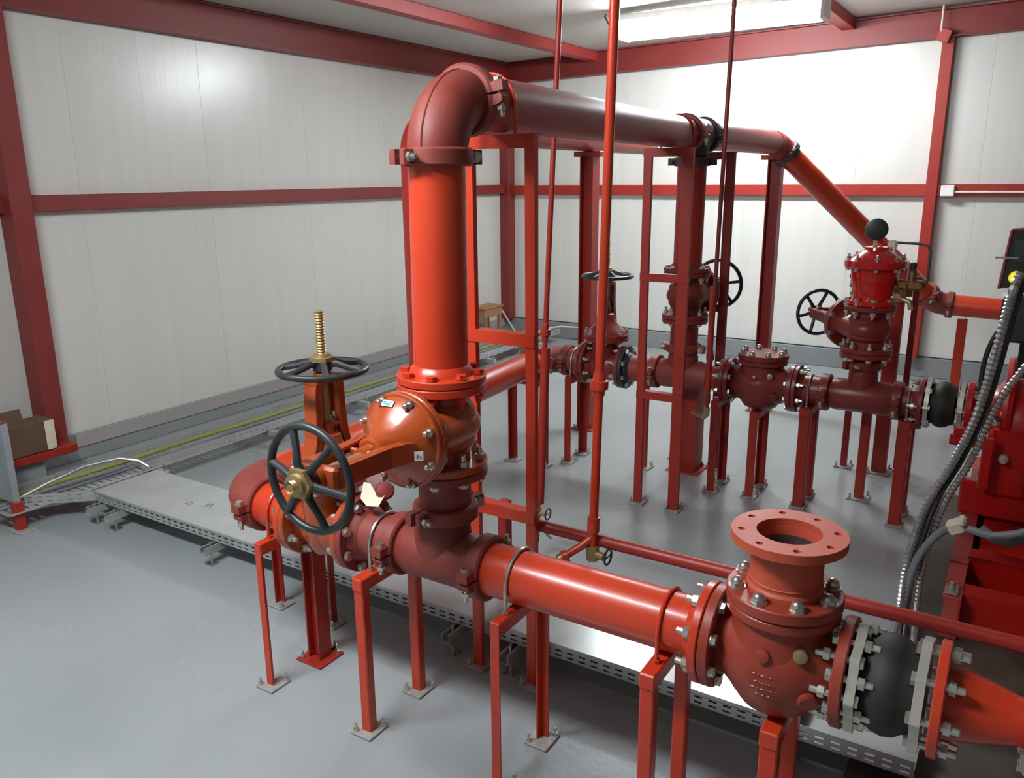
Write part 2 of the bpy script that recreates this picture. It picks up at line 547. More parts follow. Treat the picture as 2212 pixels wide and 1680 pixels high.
def gate_valve(label, mx, m=M_VALVE, f2f=.28, R=.14, wheelR=.158, sc=1., stem_top=.80, body_m=None, stickers=False, flange_m=None, wheel_z=.575, dark=False, bolts=True, stem=True):
    """outside-screw gate valve: local x is the flow axis, local z the stem"""
    t = thing('gate_valve', label, 'gate valve', mx @ Matrix.Scale(sc, 4) if sc != 1 else mx)
    h = f2f / 2
    # body: flow barrel and flattened wedge chamber
    g = G().lathe([(-h + .02, .090), (-h + .06, .088), (-.05, .105), (.05, .105), (h - .06, .088), (h - .02, .090)], seg=40)
    g.lathe([(-.115, .02), (-.11, .05), (-.09, .085), (-.05, .108), (.0, .117), (.12, .122), (.175, .130)], AX['z'] @ Matrix.Diagonal((1, 1, .64, 1)), 40)
    part('body', g, m, t)
    for s in (-1, 1):
        fm = flange_m if (flange_m and s > 0) else m
        part('flange', flange_g(min(s * h, s * (h - .026)), max(s * h, s * (h - .026)), R, .06), fm, t)
        if bolts:
            bolt_ring(t, s * (h + .0), .117, 8, .056, .018, M_ORANGE if fm is not m else M_ZINC, flip=(s > 0))
    # bonnet with bolted flange and dome
    part('bonnet_flange', flange_g(.170, .190, .148, .05, m=AX['z']).lathe([(.191, .05), (.191, .144), (.194, .147), (.208, .147), (.212, .144), (.212, .05)], AX['z'], 48, closed=True), m, t)
    part('bonnet', G().lathe([(.210, .138), (.221, .132), (.240, .114), (.262, .090), (.286, .068), (.312, .054), (.34, .048), (.345, .040)], AX['z'], 40), m, t)
    for i in range(8):
        a = PI / 8 + i * PI / 4
        part('bonnet_bolt', bolt_mesh(.044, .016), M_ZINC, t, Matrix.Translation(V((.131 * math.cos(a), .131 * math.sin(a), .191))) @ AX['z'])
    # yoke: two ribbed arms joined by a bridge
    for s in (-1, 1):
        g = G()
        y0, y1 = s * .062, s * .056
        prof = [(.262, .090, .026), (.29, .078, .030), (.34, .064, .030), (.42, .058, .028), (.50, .056, .028), (.535, .050, .030)]
        for k in range(len(prof) - 1):
            (za, ya, wa), (zb_, yb, wb) = prof[k], prof[k + 1]
            vs = []
            for z, y, w_ in ((za, ya, wa), (zb_, yb, wb)):
                vs += [(-w_, s * y, z), (w_, s * y, z), (w_, s * (y + .014), z), (-w_, s * (y + .014), z)]
            g.add(vs, [(0, 1, 2, 3), (4, 7, 6, 5), (0, 4, 5, 1), (1, 5, 6, 2), (2, 6, 7, 3), (3, 7, 4, 0)])
            for e in (-1, 1):
                vs = []
                for z, y, w_ in ((za, ya, wa), (zb_, yb, wb)):
                    x0, x1 = e * w_, e * (w_ - .009)
                    vs += [(x0, s * (y - .016), z), (x1, s * (y - .016), z), (x1, s * (y + .002), z), (x0, s * (y + .002), z)]
                g.add(vs, [(0, 1, 2, 3), (4, 7, 6, 5), (0, 4, 5, 1), (1, 5, 6, 2), (2, 6, 7, 3), (3, 7, 4, 0)])
        part('yoke_arm', g, m, t)
    part('yoke_bridge', G().box((0, 0, .538), (.062, .136, .026), bev=.008).lathe([(.545, .036), (.565, .034), (.566, .02)], AX['z'], 24), m, t)
    # packing gland and its two bolts
    part('gland', G().box((0, 0, .370), (.042, .11, .014), bev=.004).lathe([(.345, .03), (.385, .026), (.387, .018)], AX['z'], 20), m, t)
    for s in (-1, 1):
        part('gland_bolt', bolt_mesh(.05, .013), M_ZINC, t, Matrix.Translation(V((0, s * .043, .36))) @ AX['z'])
    # threaded stem
    if stem:
        prof = [(.33, .0165)]
        z = .60
        while z < stem_top:
            prof += [(z, .0172), (z + .0045, .0132), (z + .009, .0172)]
            z += .0098
        prof += [(stem_top + .004, .012), (stem_top + .006, .004)]
        part('stem', G().lathe(prof, AX['z'], 16), M_BRASS, t, label='brass threaded stem', ang=20)
    handwheel(t, wheel_z, wheelR)
    if stickers:
        o = part('type_sticker', G().box((0, 0, 0), (.042, .0015, .020), bev=.0005), M_PAPER, t, stickers[0], label='white sticker with blue print')
        for z, w_ in ((.004, .034), (-.001, .030), (-.005, .024)):
            part('print_line', G().box((0, -.0012, z), (w_, .0006, .0028)), M_BLUE, o)
        o = part('check_sticker', G().box((0, 0, 0), (.026, .0015, .028), bev=.0005), M_PAPER, t, stickers[1], label='white square sticker with dark mark')
        part('print_mark', G().tube([(-.007, -.0015, -.006), (-.003, -.0015, .004), (.002, -.0015, -.002), (.007, -.0015, -.001)], .0012, 5), M_INK, o)
    return t


def check_valve(label, mx, m, half=.178, cap=True, big=1.):
    """swing check valve: local x flow axis, local z the cover"""
    t = thing('check_valve', label, 'check valve', mx)
    h = half
    g = G().lathe([(-h + .02, .090), (-h + .05, .092), (-.10, .112), (-.06, .132), (0, .142), (.06, .134), (.10, .114), (h - .05, .094), (h - .02, .092)], seg=44)
    g.lathe([(-.150, .02), (-.146, .06), (-.13, .095), (-.09, .122), (-.03, .136), (.05, .134), (.11, .122), (.135, .122)], AX['z'], 44)
    part('body', g, m, t, ang=45)
    for s in (-1, 1):
        part('flange', flange_g(min(s * h, s * (h - .028)), max(s * h, s * (h - .028)), .14, .06), m, t)
        bolt_ring(t, s * h, .117, 8, .058, .018, M_ZINC, flip=(s < 0))
    part('cover_flange', flange_g(.128, .154, .142, .03, m=AX['z']), m, t)
    part('cover', flange_g(.157, .188, .145, .0, m=AX['z']), m, t)
    for i in range(8):
        a = PI / 8 + i * PI / 4 + .1
        part('cover_bolt', cap_mesh(), M_ZINC, t, Matrix.Translation(V((.120 * math.cos(a), .120 * math.sin(a), .188))) @ AX['z'])
    part('pivot_plug', G().lathe([(-.012, .017), (.012, .017), (.014, .012)], frame((.075, -.112, .075), (.2, -1, .1)), 18), M_BRASS, t, label='brass round pivot plug')
    part('drain_plug', G().lathe([(-.02, .026), (.012, .026), (.016, .020)], frame((.098, -.105, -.045), (.35, -1, -.3)), 20), m, t)
    part('cast_boss', G().lathe([(-.01, .018), (.010, .017), (.012, .010)], frame((-.01, -.132, .058), (0, -1, .2)), 16), m, t)
    for i, (zz, ln) in enumerate(((.006, .062), (-.014, .050), (-.034, .070), (-.054, .046), (-.074, .036))):
        q = [(-ln / 2 + ln * k / 6, -.1405 + .35 * (ln * (k / 6 - .5)) ** 2 * 8 + (.02 * (abs(zz) / .074) ** 2), zz + (.0008 if k % 2 else -.0008)) for k in range(7)]
        
        for k in range(0, 6, 1):
            part('cast_letter', G().tube([V(q[k]).lerp(V(q[k + 1]), .12), V(q[k]).lerp(V(q[k + 1]), .78)], .0026, 6), m, t)
    return t


def u_bolt_g(r, drop, rr=.006):
    n = 20
    R = r + rr
    p = [(0, -R, -drop)] + [(0, -R * math.cos(PI * i / n), R * math.sin(PI * i / n)) for i in range(n + 1)] + [(0, R, -drop)]
    return G().tube(p, rr, 8)


def angle_g(L, a=.05, th=.005):
    """equal angle iron along x"""
    return G().prism([(0, 0), (a, 0), (a, th), (th, th), (th, a), (0, a)], 0, L)


def channel_g(L, w_=.06, d=.035, th=.006):
    """channel along x, web on local -y side, width in z"""
    return G().prism([(0, -w_ / 2), (d, -w_ / 2), (d, -w_ / 2 + th), (th, -w_ / 2 + th), (th, w_ / 2 - th), (d, w_ / 2 - th), (d, w_ / 2), (0, w_ / 2)], 0, L)


def hbeam_g(L, w_=.1, d=.1, th=.008):
    a, b, c = w_ / 2, d / 2, th / 2
    return G().prism([(-a, -b), (a, -b), (a, -b + th), (c, -b + th), (c, b - th), (a, b - th), (a, b), (-a, b), (-a, b - th), (-c, b - th), (-c, -b + th), (-a, -b + th)], 0, L)


UPX = frame(x=(0, 0, 1), z=(1, 0, 0))     # local x up, z along world x, y along world y


def base_plate(t, x, y, z=0., w_=.088, d=.10, m=M_PLATE):
    o = part('base_plate', G().box((x, y, z + .005), (w_, d, .009), bev=.002), m, t)
    for s in (-1, 1):
        part('anchor_bolt', G().hexa(0, .012, .010, Matrix.Translation(V((x + s * w_ * .36, y + s * d * .36, z + .009))) @ UPX).lathe([(.0, .006), (.028, .006), (.03, .004)], Matrix.Translation(V((x + s * w_ * .36, y + s * d * .36, z + .009))) @ UPX, 8), M_ZINC, o)


def saddle_stand(label, x, yf, yb, ztop, m=M_RED, legw=.05, kind='angle', ubolt=None, ym=None, plate=True, axis='x', rotz=0., depth_mirror=1):
    """two-legged pipe stand: legs, cross bar and optional u-bolt. The cross bar runs along local y."""
    t = thing('pipe_stand', label, 'pipe stand', Matrix.Translation(V((x, (yf + yb) / 2, 0))) @ Matrix.Rotation(rotz, 4, 'Z'))
    a, b = yf - (yf + yb) / 2, yb - (yf + yb) / 2
    for y, s in ((a, 1), (b, -1)):
        if kind == 'box':
            g = G().box((0, y, ztop / 2 - .002), (legw, legw * .9, ztop - .004), bev=.004)
        else:
            g = G().box((0, y - s * legw / 2, ztop / 2), (legw, .006, ztop - .006)).box((-legw / 2 + .003, y, ztop / 2), (.006, legw - .006, ztop - .006))
        part('leg', g, m, t)
        if plate:
            base_plate(t, 0, y)
    part('cross_bar', G().box((0, (a + b) / 2, ztop - .024), (legw + .004, b - a + legw + .004, .048), bev=.004), m, t)
    if ubolt:
        um, zc = ubolt
        o = part('u_bolt', u_bolt_g(R6, zc - ztop + .02), um, t, Matrix.Translation(V((0, (ym if ym is not None else (yf + yb) / 2) - (yf + yb) / 2, zc))))
        for s in (-1, 1):
            part('nut', G().hexa(0, .010, .011, Matrix.Translation(V((0, s * (R6 + .006), -(zc - ztop) + .001))) @ UPX), um, o)
    return t


def ladder_frame(label, p0, p1, ztop, bars, m=M_RED, w0=.05, w1=.05, zbase=0.):
    """tall two-post trestle with rungs"""
    p0, p1 = V(p0), V(p1)
    d = p1 - p0
    mx = frame(p0, d)
    t = thing('trestle_frame', label, 'pipe trestle', mx)
    L = d.length
    for x, w_ in ((0, w0), (L, w1)):
        # channel posts, open side to local +y
        part('post', channel_g(ztop, w_, .024), m, t, frame((x, -.02, 0), (0, 0, 1), (-1, 0, 0)))
        base_plate(t, x, 0)
    for i, z in enumerate(bars):
        part('rung', G().prism([(0, 0), (.045, 0), (.045, -.006), (.006, -.006), (.006, -.045), (0, -.045)], -w0 / 2, L + w1 / 2, Matrix.Translation(V((0, -.026, z)))), m, t)
    return t


# ================================================================== THE ROOM
BX, BY = -5.48, 8.56            # inner faces of the left and back walls
RX, FY = 6.5, -4.6              # right wall and wall behind the camera
ZP = .19
struct('floor', G().box(((BX + RX) / 2, (BY + FY) / 2, -.05), (RX - BX + .6, BY - FY + .6, .1)), M_FLOOR)


def ceil_z(x):
    return 3.165 + (x - BX) * .028


def wall(name, axis, at, a0, a1, out, seam0, top):
    """wall of upright sandwich panels; panels are its children"""
    L = a1 - a0
    if axis == 'x':
        g = G().box((at + out * .07, (a0 + a1) / 2, top / 2), (.06, L + .3, top))
    else:
        g = G().box(((a0 + a1) / 2, at + out * .07, top / 2), (L + .3, .06, top))
    wl = struct(name, g, M_CEIL)
    s = seam0
    while s > a0:
        s -= 1.045
    me = None
    while s < a1:
        c = s + 1.045 / 2
        if me is None:
            g = G()
            d = (.04, 1.0448, top - ZP) if axis == 'x' else (1.0448, .04, top - ZP)
            g.box((0, 0, 0), d, bev=.0022)
            me = g.mesh('panel')
            me.materials.append(M_WALL)
        p = (at + out * .02, c, (top + ZP) / 2) if axis == 'x' else (c, at + out * .02, (top + ZP) / 2)
        part('panel', me, M_WALL, wl, Matrix.Translation(V(p)))
        s += 1.045
    return wl


wall('wall_left', 'x', BX, FY, BY, -1, 3.23, 3.4)
wall('wall_back', 'y', BY, BX, RX, 1, -1.52, 3.5)
wall('wall_right', 'x', RX, FY, BY, 1, 3.23, 3.6)
wall('wall_front', 'y', FY, BX, RX, -1, -1.52, 3.5)
# plinth kerbs under the walls
struct('baseboard_left', G().box((BX - .03, (BY + FY) / 2, ZP / 2), (.10, BY - FY, ZP), bev=.006), M_PLINTH)
struct('baseboard_back', G().box(((BX + RX) / 2, BY + .03, ZP / 2), (RX - BX, .10, ZP), bev=.006), M_PLINTH)
struct('trim_1', G().box((BX + .026, (2.94 + BY) / 2, ZP - .045), (.012, BY - 2.94, .10), bev=.003), M_SILL)
struct('trim_2', G().box(((BX + RX) / 2, BY - .004, ZP + .006), (RX - BX, .014, .010)), M_BLACK)
# ceiling, gently rising to the right
cl = struct('ceiling', G().prism([(FY - .2, 0), (BY + .2, 0), (BY + .2, .08), (FY - .2, .08)], 0, RX - BX + .4, frame((BX - .2, 0, ceil_z(BX - .2)), (1, 0, .028))), M_CEIL)
# steel frame: beams, girts, columns
struct('trim_3', hbeam_g(BY - FY, .12, .25, .01), M_FRAME, frame((BX + .06, FY, 3.035), (0, 1, 0)))
struct('trim_4', hbeam_g(RX - BX, .12, .235, .01), M_FRAME, frame((BX, BY - .06, 3.055), (1, 0, .022)))
struct('trim_5', G().box((BX + .035, (BY + FY) / 2, 1.757), (.07, BY - FY, .105), bev=.004), M_FRAME)
struct('trim_6', G().box(((BX + RX) / 2, BY - .035, 1.748), (RX - BX, .07, .108), bev=.004), M_RED)
struct('trim_7', G().box((BX + .08, 2.755, (ZP + 2.92) / 2), (.15, .135, 2.92 - ZP), bev=.005), M_FRAME)
struct('trim_8', G().box((-.84, BY - .05, (ZP + 3.05) / 2), (.095, .10, 3.05 - ZP), bev=.004), M_RED)
struct('trim_9', G().box((BX + .055, BY - .07, (ZP + 2.95) / 2), (.14, .14, 2.95 - ZP), bev=.004), M_FRAME)
PUR = [(-4.24, 'trim_10'), (-1.62, 'trim_11'), (1.0, 'trim_12')]
for px, nm in PUR:
    struct(nm, channel_g(BY - FY - .02, .09, .12, .006), M_PURLIN, frame((px - .0, FY, ceil_z(px) - .05), (0, 1, 0)))

# ================================================================== LAMPS
def lamp(label, x, y, z, L=1.6):
    t = thing('ceiling_lamp', label, 'ceiling lamp', (x, y, z))
    part('housing', G().prism([(-.115, .05), (.115, .05), (.08, .10), (-.08, .10)], -L / 2, L / 2), M_WHITE, t)
    part('diffuser', G().prism([(-.110, .048), (-.118, .0), (-.10, -.060), (-.05, -.092), (.05, -.092), (.10, -.060), (.118, .0), (.110, .048)], -L / 2 + .02, L / 2 - .02), M_LAMP, t, ang=60)
    for s in (-1, 1):
        part('end_cap', G().box((s * (L / 2 + .005), 0, .005), (.04, .245, .20), bev=.02), M_WHITE, t)
        part('hanger', G().tube([(s * L * .36, 0, .08), (s * L * .36, 0, ceil_z(x + s * L * .36) - z + .02)], .005, 8), M_ZINC, t)
    part('feed_cable', G().tube([(-L / 2 + .0, 0, .04), (-L / 2 - .08, .01, .02), (-L / 2 - .16, .02, .05), (-L / 2 - .2, .02, .12), (-L / 2 - .18, .02, ceil_z(x - L / 2 - .18) - z + .01)], .008, 8), M_GREYHOSE, t)
    return t


lamp('lit white strip lamp hanging near the back wall', -2.32, 6.75, 3.09)
lamp('lit white strip lamp above the camera side of the room', -2.25, .55, 3.10)

# ================================================================== NEAR RUN  (axis y = YA, z = ZA)
YA, ZA = 1.976, .685
YB, ZB = 4.78, .69
XR2 = -1.757
near_run = (1, 0, 0)
SK = V((-.18, 2.80, 0)).normalized()          # the ring header and top header run slightly askew
S0 = V((-2.56, YA, ZA))
S1 = V((-2.74, YB, ZB))
SD = (S1 - S0).normalized()

elbow('pipe_elbow', S0, -SD, (1, 0, 0), .17, M_BRICK, 'dusty brick red pipe elbow at the left end of the nearest pipe run')
coupling('brick red clamp coupling between left elbow and short orange pipe', (-2.39, YA, ZA), near_run)
t, L = pipe('flanged_pipe', (-2.388, YA, ZA), (-2.168, YA, ZA), M_ORANGE, 'short bright orange flanged pipe left of the upright-stemmed near valve')
weld_neck_flange(t, L, 1, M_ORANGE)
VX1 = -2.028
gate_valve('orange gate valve with upright brass stem and level black handwheel', frame((VX1, YA, ZA)), M_VALVE, stem_top=.775, wheelR=.150)
t, L = pipe('flange_adapter', (-1.888, YA, ZA), (-1.702, YA, ZA), M_BRICK, 'brick red flange adapter between upright near valve and big tee')
weld_neck_flange(t, 0, -1, M_BRICK)
coupling('brick red clamp coupling on the left of the big near tee', (-1.70, YA, ZA), near_run)
tee('pipe_tee', 'large dusty brick red tee under the tall orange riser', (-1.525, YA, ZA), near_run, (0, 0, 1), .172, .165, M_BRICK)
coupling('brick red clamp coupling joining near tee to long orange pipe', (-1.353, YA, ZA), near_run)
t, L = pipe('flanged_pipe', (-1.352, YA, ZA), (-.607, YA, ZA), M_ORANGE, 'long glossy orange pipe in front with silver and red u-bolts')
weld_neck_flange(t, L, 1, M_ORANGE)
check_valve('large red check valve in the foreground carrying the open flanged neck', frame((-.426, YA, ZA)), M_CHECK)
# open flanged neck on top of the near check valve
t = thing('flanged_neck', 'orange open flanged neck standing on the foreground check valve', 'flanged pipe', frame((-.426, YA, ZA + .188)))
g = G().lathe([(.0, .070), (.0, .096), (.012, .096), (.02, .090), (.135, .090), (.135, .078), (.012, .072)], AX['z'], 48, closed=True)
part('neck', g, M_SPOOL, t)
part('bore_disc', G().lathe([(.016, .0), (.018, .0725), (.019, .0725), (.020, .0)], AX['z'], 36), M_DARKGREY, t, label='dark grey disc standing in for the shade deep inside the bore')  # added disc, its dark grey stands for shade at the bore bottom
part('bore_lining', G().lathe([(.020, .0752), (.112, .0772), (.112, .0762), (.020, .0742)], AX['z'], 44, closed=True), M_DARKGREY, t, label='dark bore lining, unpainted metal with the bore shade in its colour')  # dark grey covers both the bare cast wall and the shade inside
part('weld_bead', G().lathe([(.028, .089), (.031, .0925), (.034, .089)], AX['z'], 48), M_SPOOL, t)
part('flange', flange_g(.132, .156, .142, .080, 8, .0095, .117, m=AX['z']), M_SPOOL, t)


def flex_joint(label, x0, y, z, group=None, w_=.172):
    """rubber bellows with two cast flanges and the mating bolts"""
    t = thing('rubber_joint', label, 'expansion joint', (x0, y, z))
    # scalloped flanges
    for s, x in ((0, .004), (1, w_ - .026)):
        pts = []
        for i in range(64):
            a = 2 * PI * i / 64
            r = .128 + .014 * max(0, math.cos(8 * a)) ** 1.0
            pts.append((r * math.cos(a), r * math.sin(a)))
        part('flange', G().plate([pts, circle(.082, 40)], x, x + .022), M_CASTAL, t)
    part('bellows', G().lathe([(.024, .080), (.024, .100), (.030, .106), (.044, .108), (.060, .120), (.086, .126), (.112, .120), (.128, .108), (.142, .106), (.148, .100), (.148, .080)], seg=48, closed=True), M_RUBBER, t, label='black rubber bellows', ang=60)
    for s, x in ((0, .0), (1, w_)):
        bolt_ring(t, x + (-.01 if s == 0 else .008), .117, 8, .062, .018, M_ZINC, a0=0, flip=(s == 0))
    return t


flex_joint('black rubber expansion joint with cast flanges in the foreground', -.245, YA, ZA)
# reducer after the near rubber joint
t = thing('pipe_reducer', 'red flanged eccentric reducer at the lower right corner', 'pipe reducer', (-.06, YA, ZA))
part('flange', flange_g(.0, .024, .14, .07), M_ORANGE, t)
part('cone', G().lathe([(.02, .090), (.045, .088), (.075, .082), (.17, .056), (.20, .054)], seg=40), M_ORANGE, t)
part('flange', flange_g(.195, .218, .115, .05), M_ORANGE, t)
bolt_ring(t, .220, .095, 8, .05, .017)
t = thing('pump_nozzle', 'red pump nozzle flange at the lower right edge', 'pump', (.165, YA, ZA))
part('flange', flange_g(.0, .026, .115, .04), M_PUMP, t)
part('casing', G().lathe([(.02, .07), (.10, .075), (.16, .14), (.30, .17), (.40, .14), (.42, .05)], seg=36), M_PUMP, t)
part('pedestal', G().box((.28, 0, -.42), (.26, .30, .52), bev=.01), M_PUMP, t)

# riser on the near tee
RX1 = -1.512
coupling('brick red clamp coupling on top of the near tee', (RX1, YA, .852), (0, 0, 1), turn=math.radians(78))
t, L = pipe('flange_adapter', (RX1, YA, .853), (RX1, YA, 1.001), M_BRICK, 'upright brick red flange adapter under the sideways near gate valve')
weld_neck_flange(t, L, 1, M_BRICK)
STK = (frame((.121, .018, .2375), (0, -1, 0), (.70, 0, -.72)), frame((-.012, -.110, .2605), (.0, -.72, -.70), (1, 0, 0)))
gate_valve('orange gate valve lying sideways on the riser, black handwheel facing the camera', frame((RX1, YA, 1.143), (0, 0, 1), (0, -1, 0)), M_VALVE, flange_m=M_ORANGE, stem_top=.640, wheelR=.143,
           stickers=STK)
t, L = pipe('flanged_pipe', (RX1, YA, 1.286), (RX1 + .008, YA, 1.955), M_ORANGE, 'tall glossy orange riser pipe with bolted bottom flange')
weld_neck_flange(t, 0, -1, M_ORANGE)
ZH = 2.125
H0 = V((RX1 + .01, YA, ZH))
H1 = V((-1.755, YB, ZH + .005))
H2 = V((-1.745, 6.55, ZH + .005))
HD = (H1 - H0).normalized()
HD2 = (H2 - H1).normalized()
coupling('brick red clamp coupling with bright bolt under the top elbow', (RX1 + .008, YA, 1.957), (0, 0, 1), turn=math.radians(72))
elbow('pipe_elbow', H0, (0, 0, 1), HD, .17, M_BRICK, 'large dusty brown red elbow on top of the tall orange riser')
coupling('brick red clamp coupling joining the top elbow to the overhead header', H0 + HD * .172, HD, turn=math.radians(-8))
t, L = pipe('header_pipe', H0 + HD * .172, H1 - HD * .172, M_HEADER, 'long dusty red overhead header pipe running toward the back')
mxu = Matrix.Translation(V((.15, 0, 0)))
part('u_bolt', u_bolt_g(R6, .11, .006), M_ORANGE, t, mxu, label='orange red u-bolt over the header')
part('u_bolt', u_bolt_g(R6, .11, .006), M_HEADER, t, Matrix.Translation(V((L - .16, 0, 0))), label='dark red u-bolt over the header')

# back riser tee on the header
coupling('brick red clamp coupling on the header just before the grey tee', H1 - HD * .172, HD)
tee('pipe_tee', 'dark grey cast tee hanging from the overhead header', H1, HD2, (0, 0, -1), .17, .155, M_DARKGREY)
coupling('dark grey clamp coupling on the header just after the grey tee', H1 + HD2 * .172, HD2, M_DARKGREY)
pipe('header_pipe', H1 + HD2 * .172, H2 - HD2 * .11, M_HEADER, 'rear length of overhead header pipe ending in the sloping bend')
D1 = V((-.62, 7.5, .86))
DD = (D1 - H2).normalized()
elbow('pipe_elbow', H2, HD2, DD, .09, M_HEADER, 'dusty red bend where the overhead header turns down', seam=False)
coupling('dark brown clamp coupling at the top of the sloping pipe', H2 + DD * .12, DD, M_DARKGREY, boltmat=M_DARKGREY)
D2d = V((1, 0, -.03)).normalized()
pipe('sloping_pipe', H2 + DD * .12, D1 - DD * .11, M_ORANGE, 'sloping orange red pipe descending in front of the back wall')
elbow('pipe_elbow', D1, DD, D2d, .11, M_BRICK, 'brick purple elbow at the foot of the sloping pipe', seam=False)
coupling('brick clamp coupling above the elbow at the foot of the sloping pipe', D1 - DD * .11, DD)
coupling('brick clamp coupling between the low elbow and level wall pipe', D1 + D2d * .115, D2d)
pipe('wall_pipe', D1 + D2d * .115, D1 + D2d * 1.5, M_ORANGE, 'level orange pipe along the back wall behind the pump')
t = thing('pipe_prop', 'narrow orange strap prop under the level wall pipe', 'pipe stand', (-.40, 7.5, 0))
part('strap', G().box((0, 0, .375), (.075, .012, .75), bev=.003), M_ORANGE, t)
part('brace', G().box((.02, .03, .375), (.012, .06, .75), bev=.003), M_ORANGE, t)
part('base_plate', G().box((0, .02, .005), (.14, .12, .01), bev=.002), M_PLATE, t)

# second riser and header hidden behind the first
yr = 3.32
RP = S0.lerp(S1, (yr - YA) / (YB - YA))
RPT = V((RP.x, RP.y, 2.155))
HE = V((-2.87, 6.75, 2.155))
HPD = (HE - RPT).normalized()
pipe('suction_pipe', S0 + SD * .17, S1 - SD * .17, M_ORANGE, 'orange low pipe linking the near and rear pipe runs at the left')
pipe('riser_pipe', (RP.x, RP.y, ZA + .06), (RPT.x, RPT.y, 2.155 - .17), M_RED, 'dark red riser pipe mostly hidden behind the orange riser')
elbow('pipe_elbow', RPT, (0, 0, 1), HPD, .17, M_RED, 'dark red elbow peeping out behind the brown top elbow', seam=False)
pipe('header_pipe', RPT + HPD * .17, HE, M_HEADER, 'second overhead header pipe seen just below the first')

# ================================================================== REAR RUN
elbow('pipe_elbow', S1, SD, (1, 0, 0), .17, M_BRICK, 'brick red elbow at the left end of the rear pipe run')
coupling('brick red clamp coupling between low orange pipe and rear elbow', S1 - SD * .172, SD)
coupling('brick red clamp coupling right of the rear left elbow', (-2.57, YB, ZB), near_run)
t, L = pipe('flange_adapter', (-2.569, YB, ZB), (-2.435, YB, ZB), M_BRICK, 'short brick flange adapter left of the rear upright valve')
weld_neck_flange(t, L, 1, M_BRICK)
gate_valve('brick red rear gate valve with upright stem and level black handwheel', frame((-2.29, YB, ZB)), M_BRICK2, wheel_z=.585)
t, L = pipe('flange_adapter', (-2.148, YB, ZB), (-1.932, YB, ZB), M_BRICK, 'brick flange adapter with black flange right of the rear upright valve')
weld_neck_flange(t, 0, -1, M_BLACK)
coupling('brick red clamp coupling left of the rear riser tee', (-1.931, YB, ZB), near_run)
tee('pipe_tee', 'brick red tee at the foot of the rear riser', (XR2, YB, ZB), near_run, (0, 0, 1), .172, .165, M_BRICK)
t, L = pipe('flanged_pipe', (-1.60, YB, ZB), (-1.462, YB, ZB), M_RED, 'short red flanged pipe left of the rear check valve', r=.075)
weld_neck_flange(t, L, 1, M_BRICK2, r=.075)
check_valve('brick red rear check valve with round bolted cap', frame((-1.262, YB, ZB)), M_BRICK2, half=.198)
t, L = pipe('flange_adapter', (-1.062, YB, ZB), (-.90, YB, ZB), M_BRICK2, 'brick flange adapter right of the rear check valve')
weld_neck_flange(t, 0, -1, M_BRICK2)
coupling('brick red clamp coupling left of the relief valve tee', (-.895, YB, ZB), near_run, M_BRICK2)
tee('pipe_tee', 'long brick red tee carrying the red relief valve', (-.705, YB, ZB), near_run, (0, 0, 1), .188, .19, M_BRICK2, rb=.070)
coupling('brick red clamp coupling right of the relief valve tee', (-.517, YB, ZB), near_run, M_BRICK2)
t, L = pipe('flange_adapter', (-.515, YB, ZB), (-.385, YB, ZB), M_BRICK2, 'brick flange adapter left of the rear rubber joint')
weld_neck_flange(t, L, 1, M_BRICK2)
flex_joint('black rubber expansion joint beside the rear pump', -.382, YB, ZB + .01, w_=.19)

# rear riser
coupling('brick red clamp coupling on top of the rear riser tee', (XR2, YB, .86), (0, 0, 1))
t, L = pipe('flange_adapter', (XR2, YB, .861), (XR2, YB, 1.047), M_BRICK2, 'upright brick flange adapter on the rear riser tee')
weld_neck_flange(t, L, 1, M_BRICK2)
gate_valve('rear riser gate valve with handwheel turned toward the back wall', frame((XR2, YB, 1.19), (0, 0, 1), (0, 1, 0)), M_BRICK2, wheel_z=.60, stem_top=.7)
t, L = pipe('flanged_pipe', (XR2, YB, 1.333), (XR2 + .002, YB, 1.975), M_RED, 'dark red rear riser pipe between the trestle posts')
weld_neck_flange(t, 0, -1, M_BRICK2)
coupling('dark grey eared coupling at the top of the rear riser', (XR2 + .002, YB, 1.976), (0, 0, 1), M_DARKGREY, boltmat=M_DARKGREY, turn=math.radians(20))

# relief branch
coupling('brick red clamp coupling above the relief valve tee', (-.705, YB, .875), (0, 0, 1), M_BRICK2, r=.070, turn=math.radians(55))
t, L = pipe('flange_adapter', (-.705, YB, .876), (-.705, YB, .945), M_BRICK2, 'short brick flange adapter under the relief branch valve', r=.070)
weld_neck_flange(t, L, 1, M_BRICK2, R=.135, r=.07)
gate_valve('brick red branch gate valve under the glossy red relief valve', frame((-.705, YB, 1.077), (0, 0, 1), (-.63, .77, 0)), M_BRICK2, f2f=.26, R=.135, wheelR=.135, stem_top=.66, wheel_z=.56)
t = thing('relief_valve', 'glossy red pressure relief valve with black gauge on top', 'relief valve', (-.700, YB, 1.21))
part('flange', flange_g(.0, .026, .125, .05, m=AX['z']), M_RELIEF, t)
part('body', G().lathe([(.02, .100), (.05, .102), (.08, .110), (.10, .112), (.11, .118), (.16, .120), (.205, .124)], AX['z'], 44), M_RELIEF, t)
part('diaphragm_flange', G().lathe([(.200, .10), (.200, .152), (.206, .158), (.235, .160), (.240, .156), (.240, .10)], AX['z'], 48, closed=True), M_RELIEF, t)
part('cover', G().lathe([(.238, .142), (.252, .128), (.285, .078), (.292, .064), (.310, .060), (.314, .03)], AX['z'], 44), M_RELIEF, t)
for i in range(8):
    a = i * PI / 4 + .2
    part('cover_bolt', bolt_mesh(.05, .014), M_ZINC, t, Matrix.Translation(V((.136 * math.cos(a), .136 * math.sin(a), .220))) @ AX['z'])
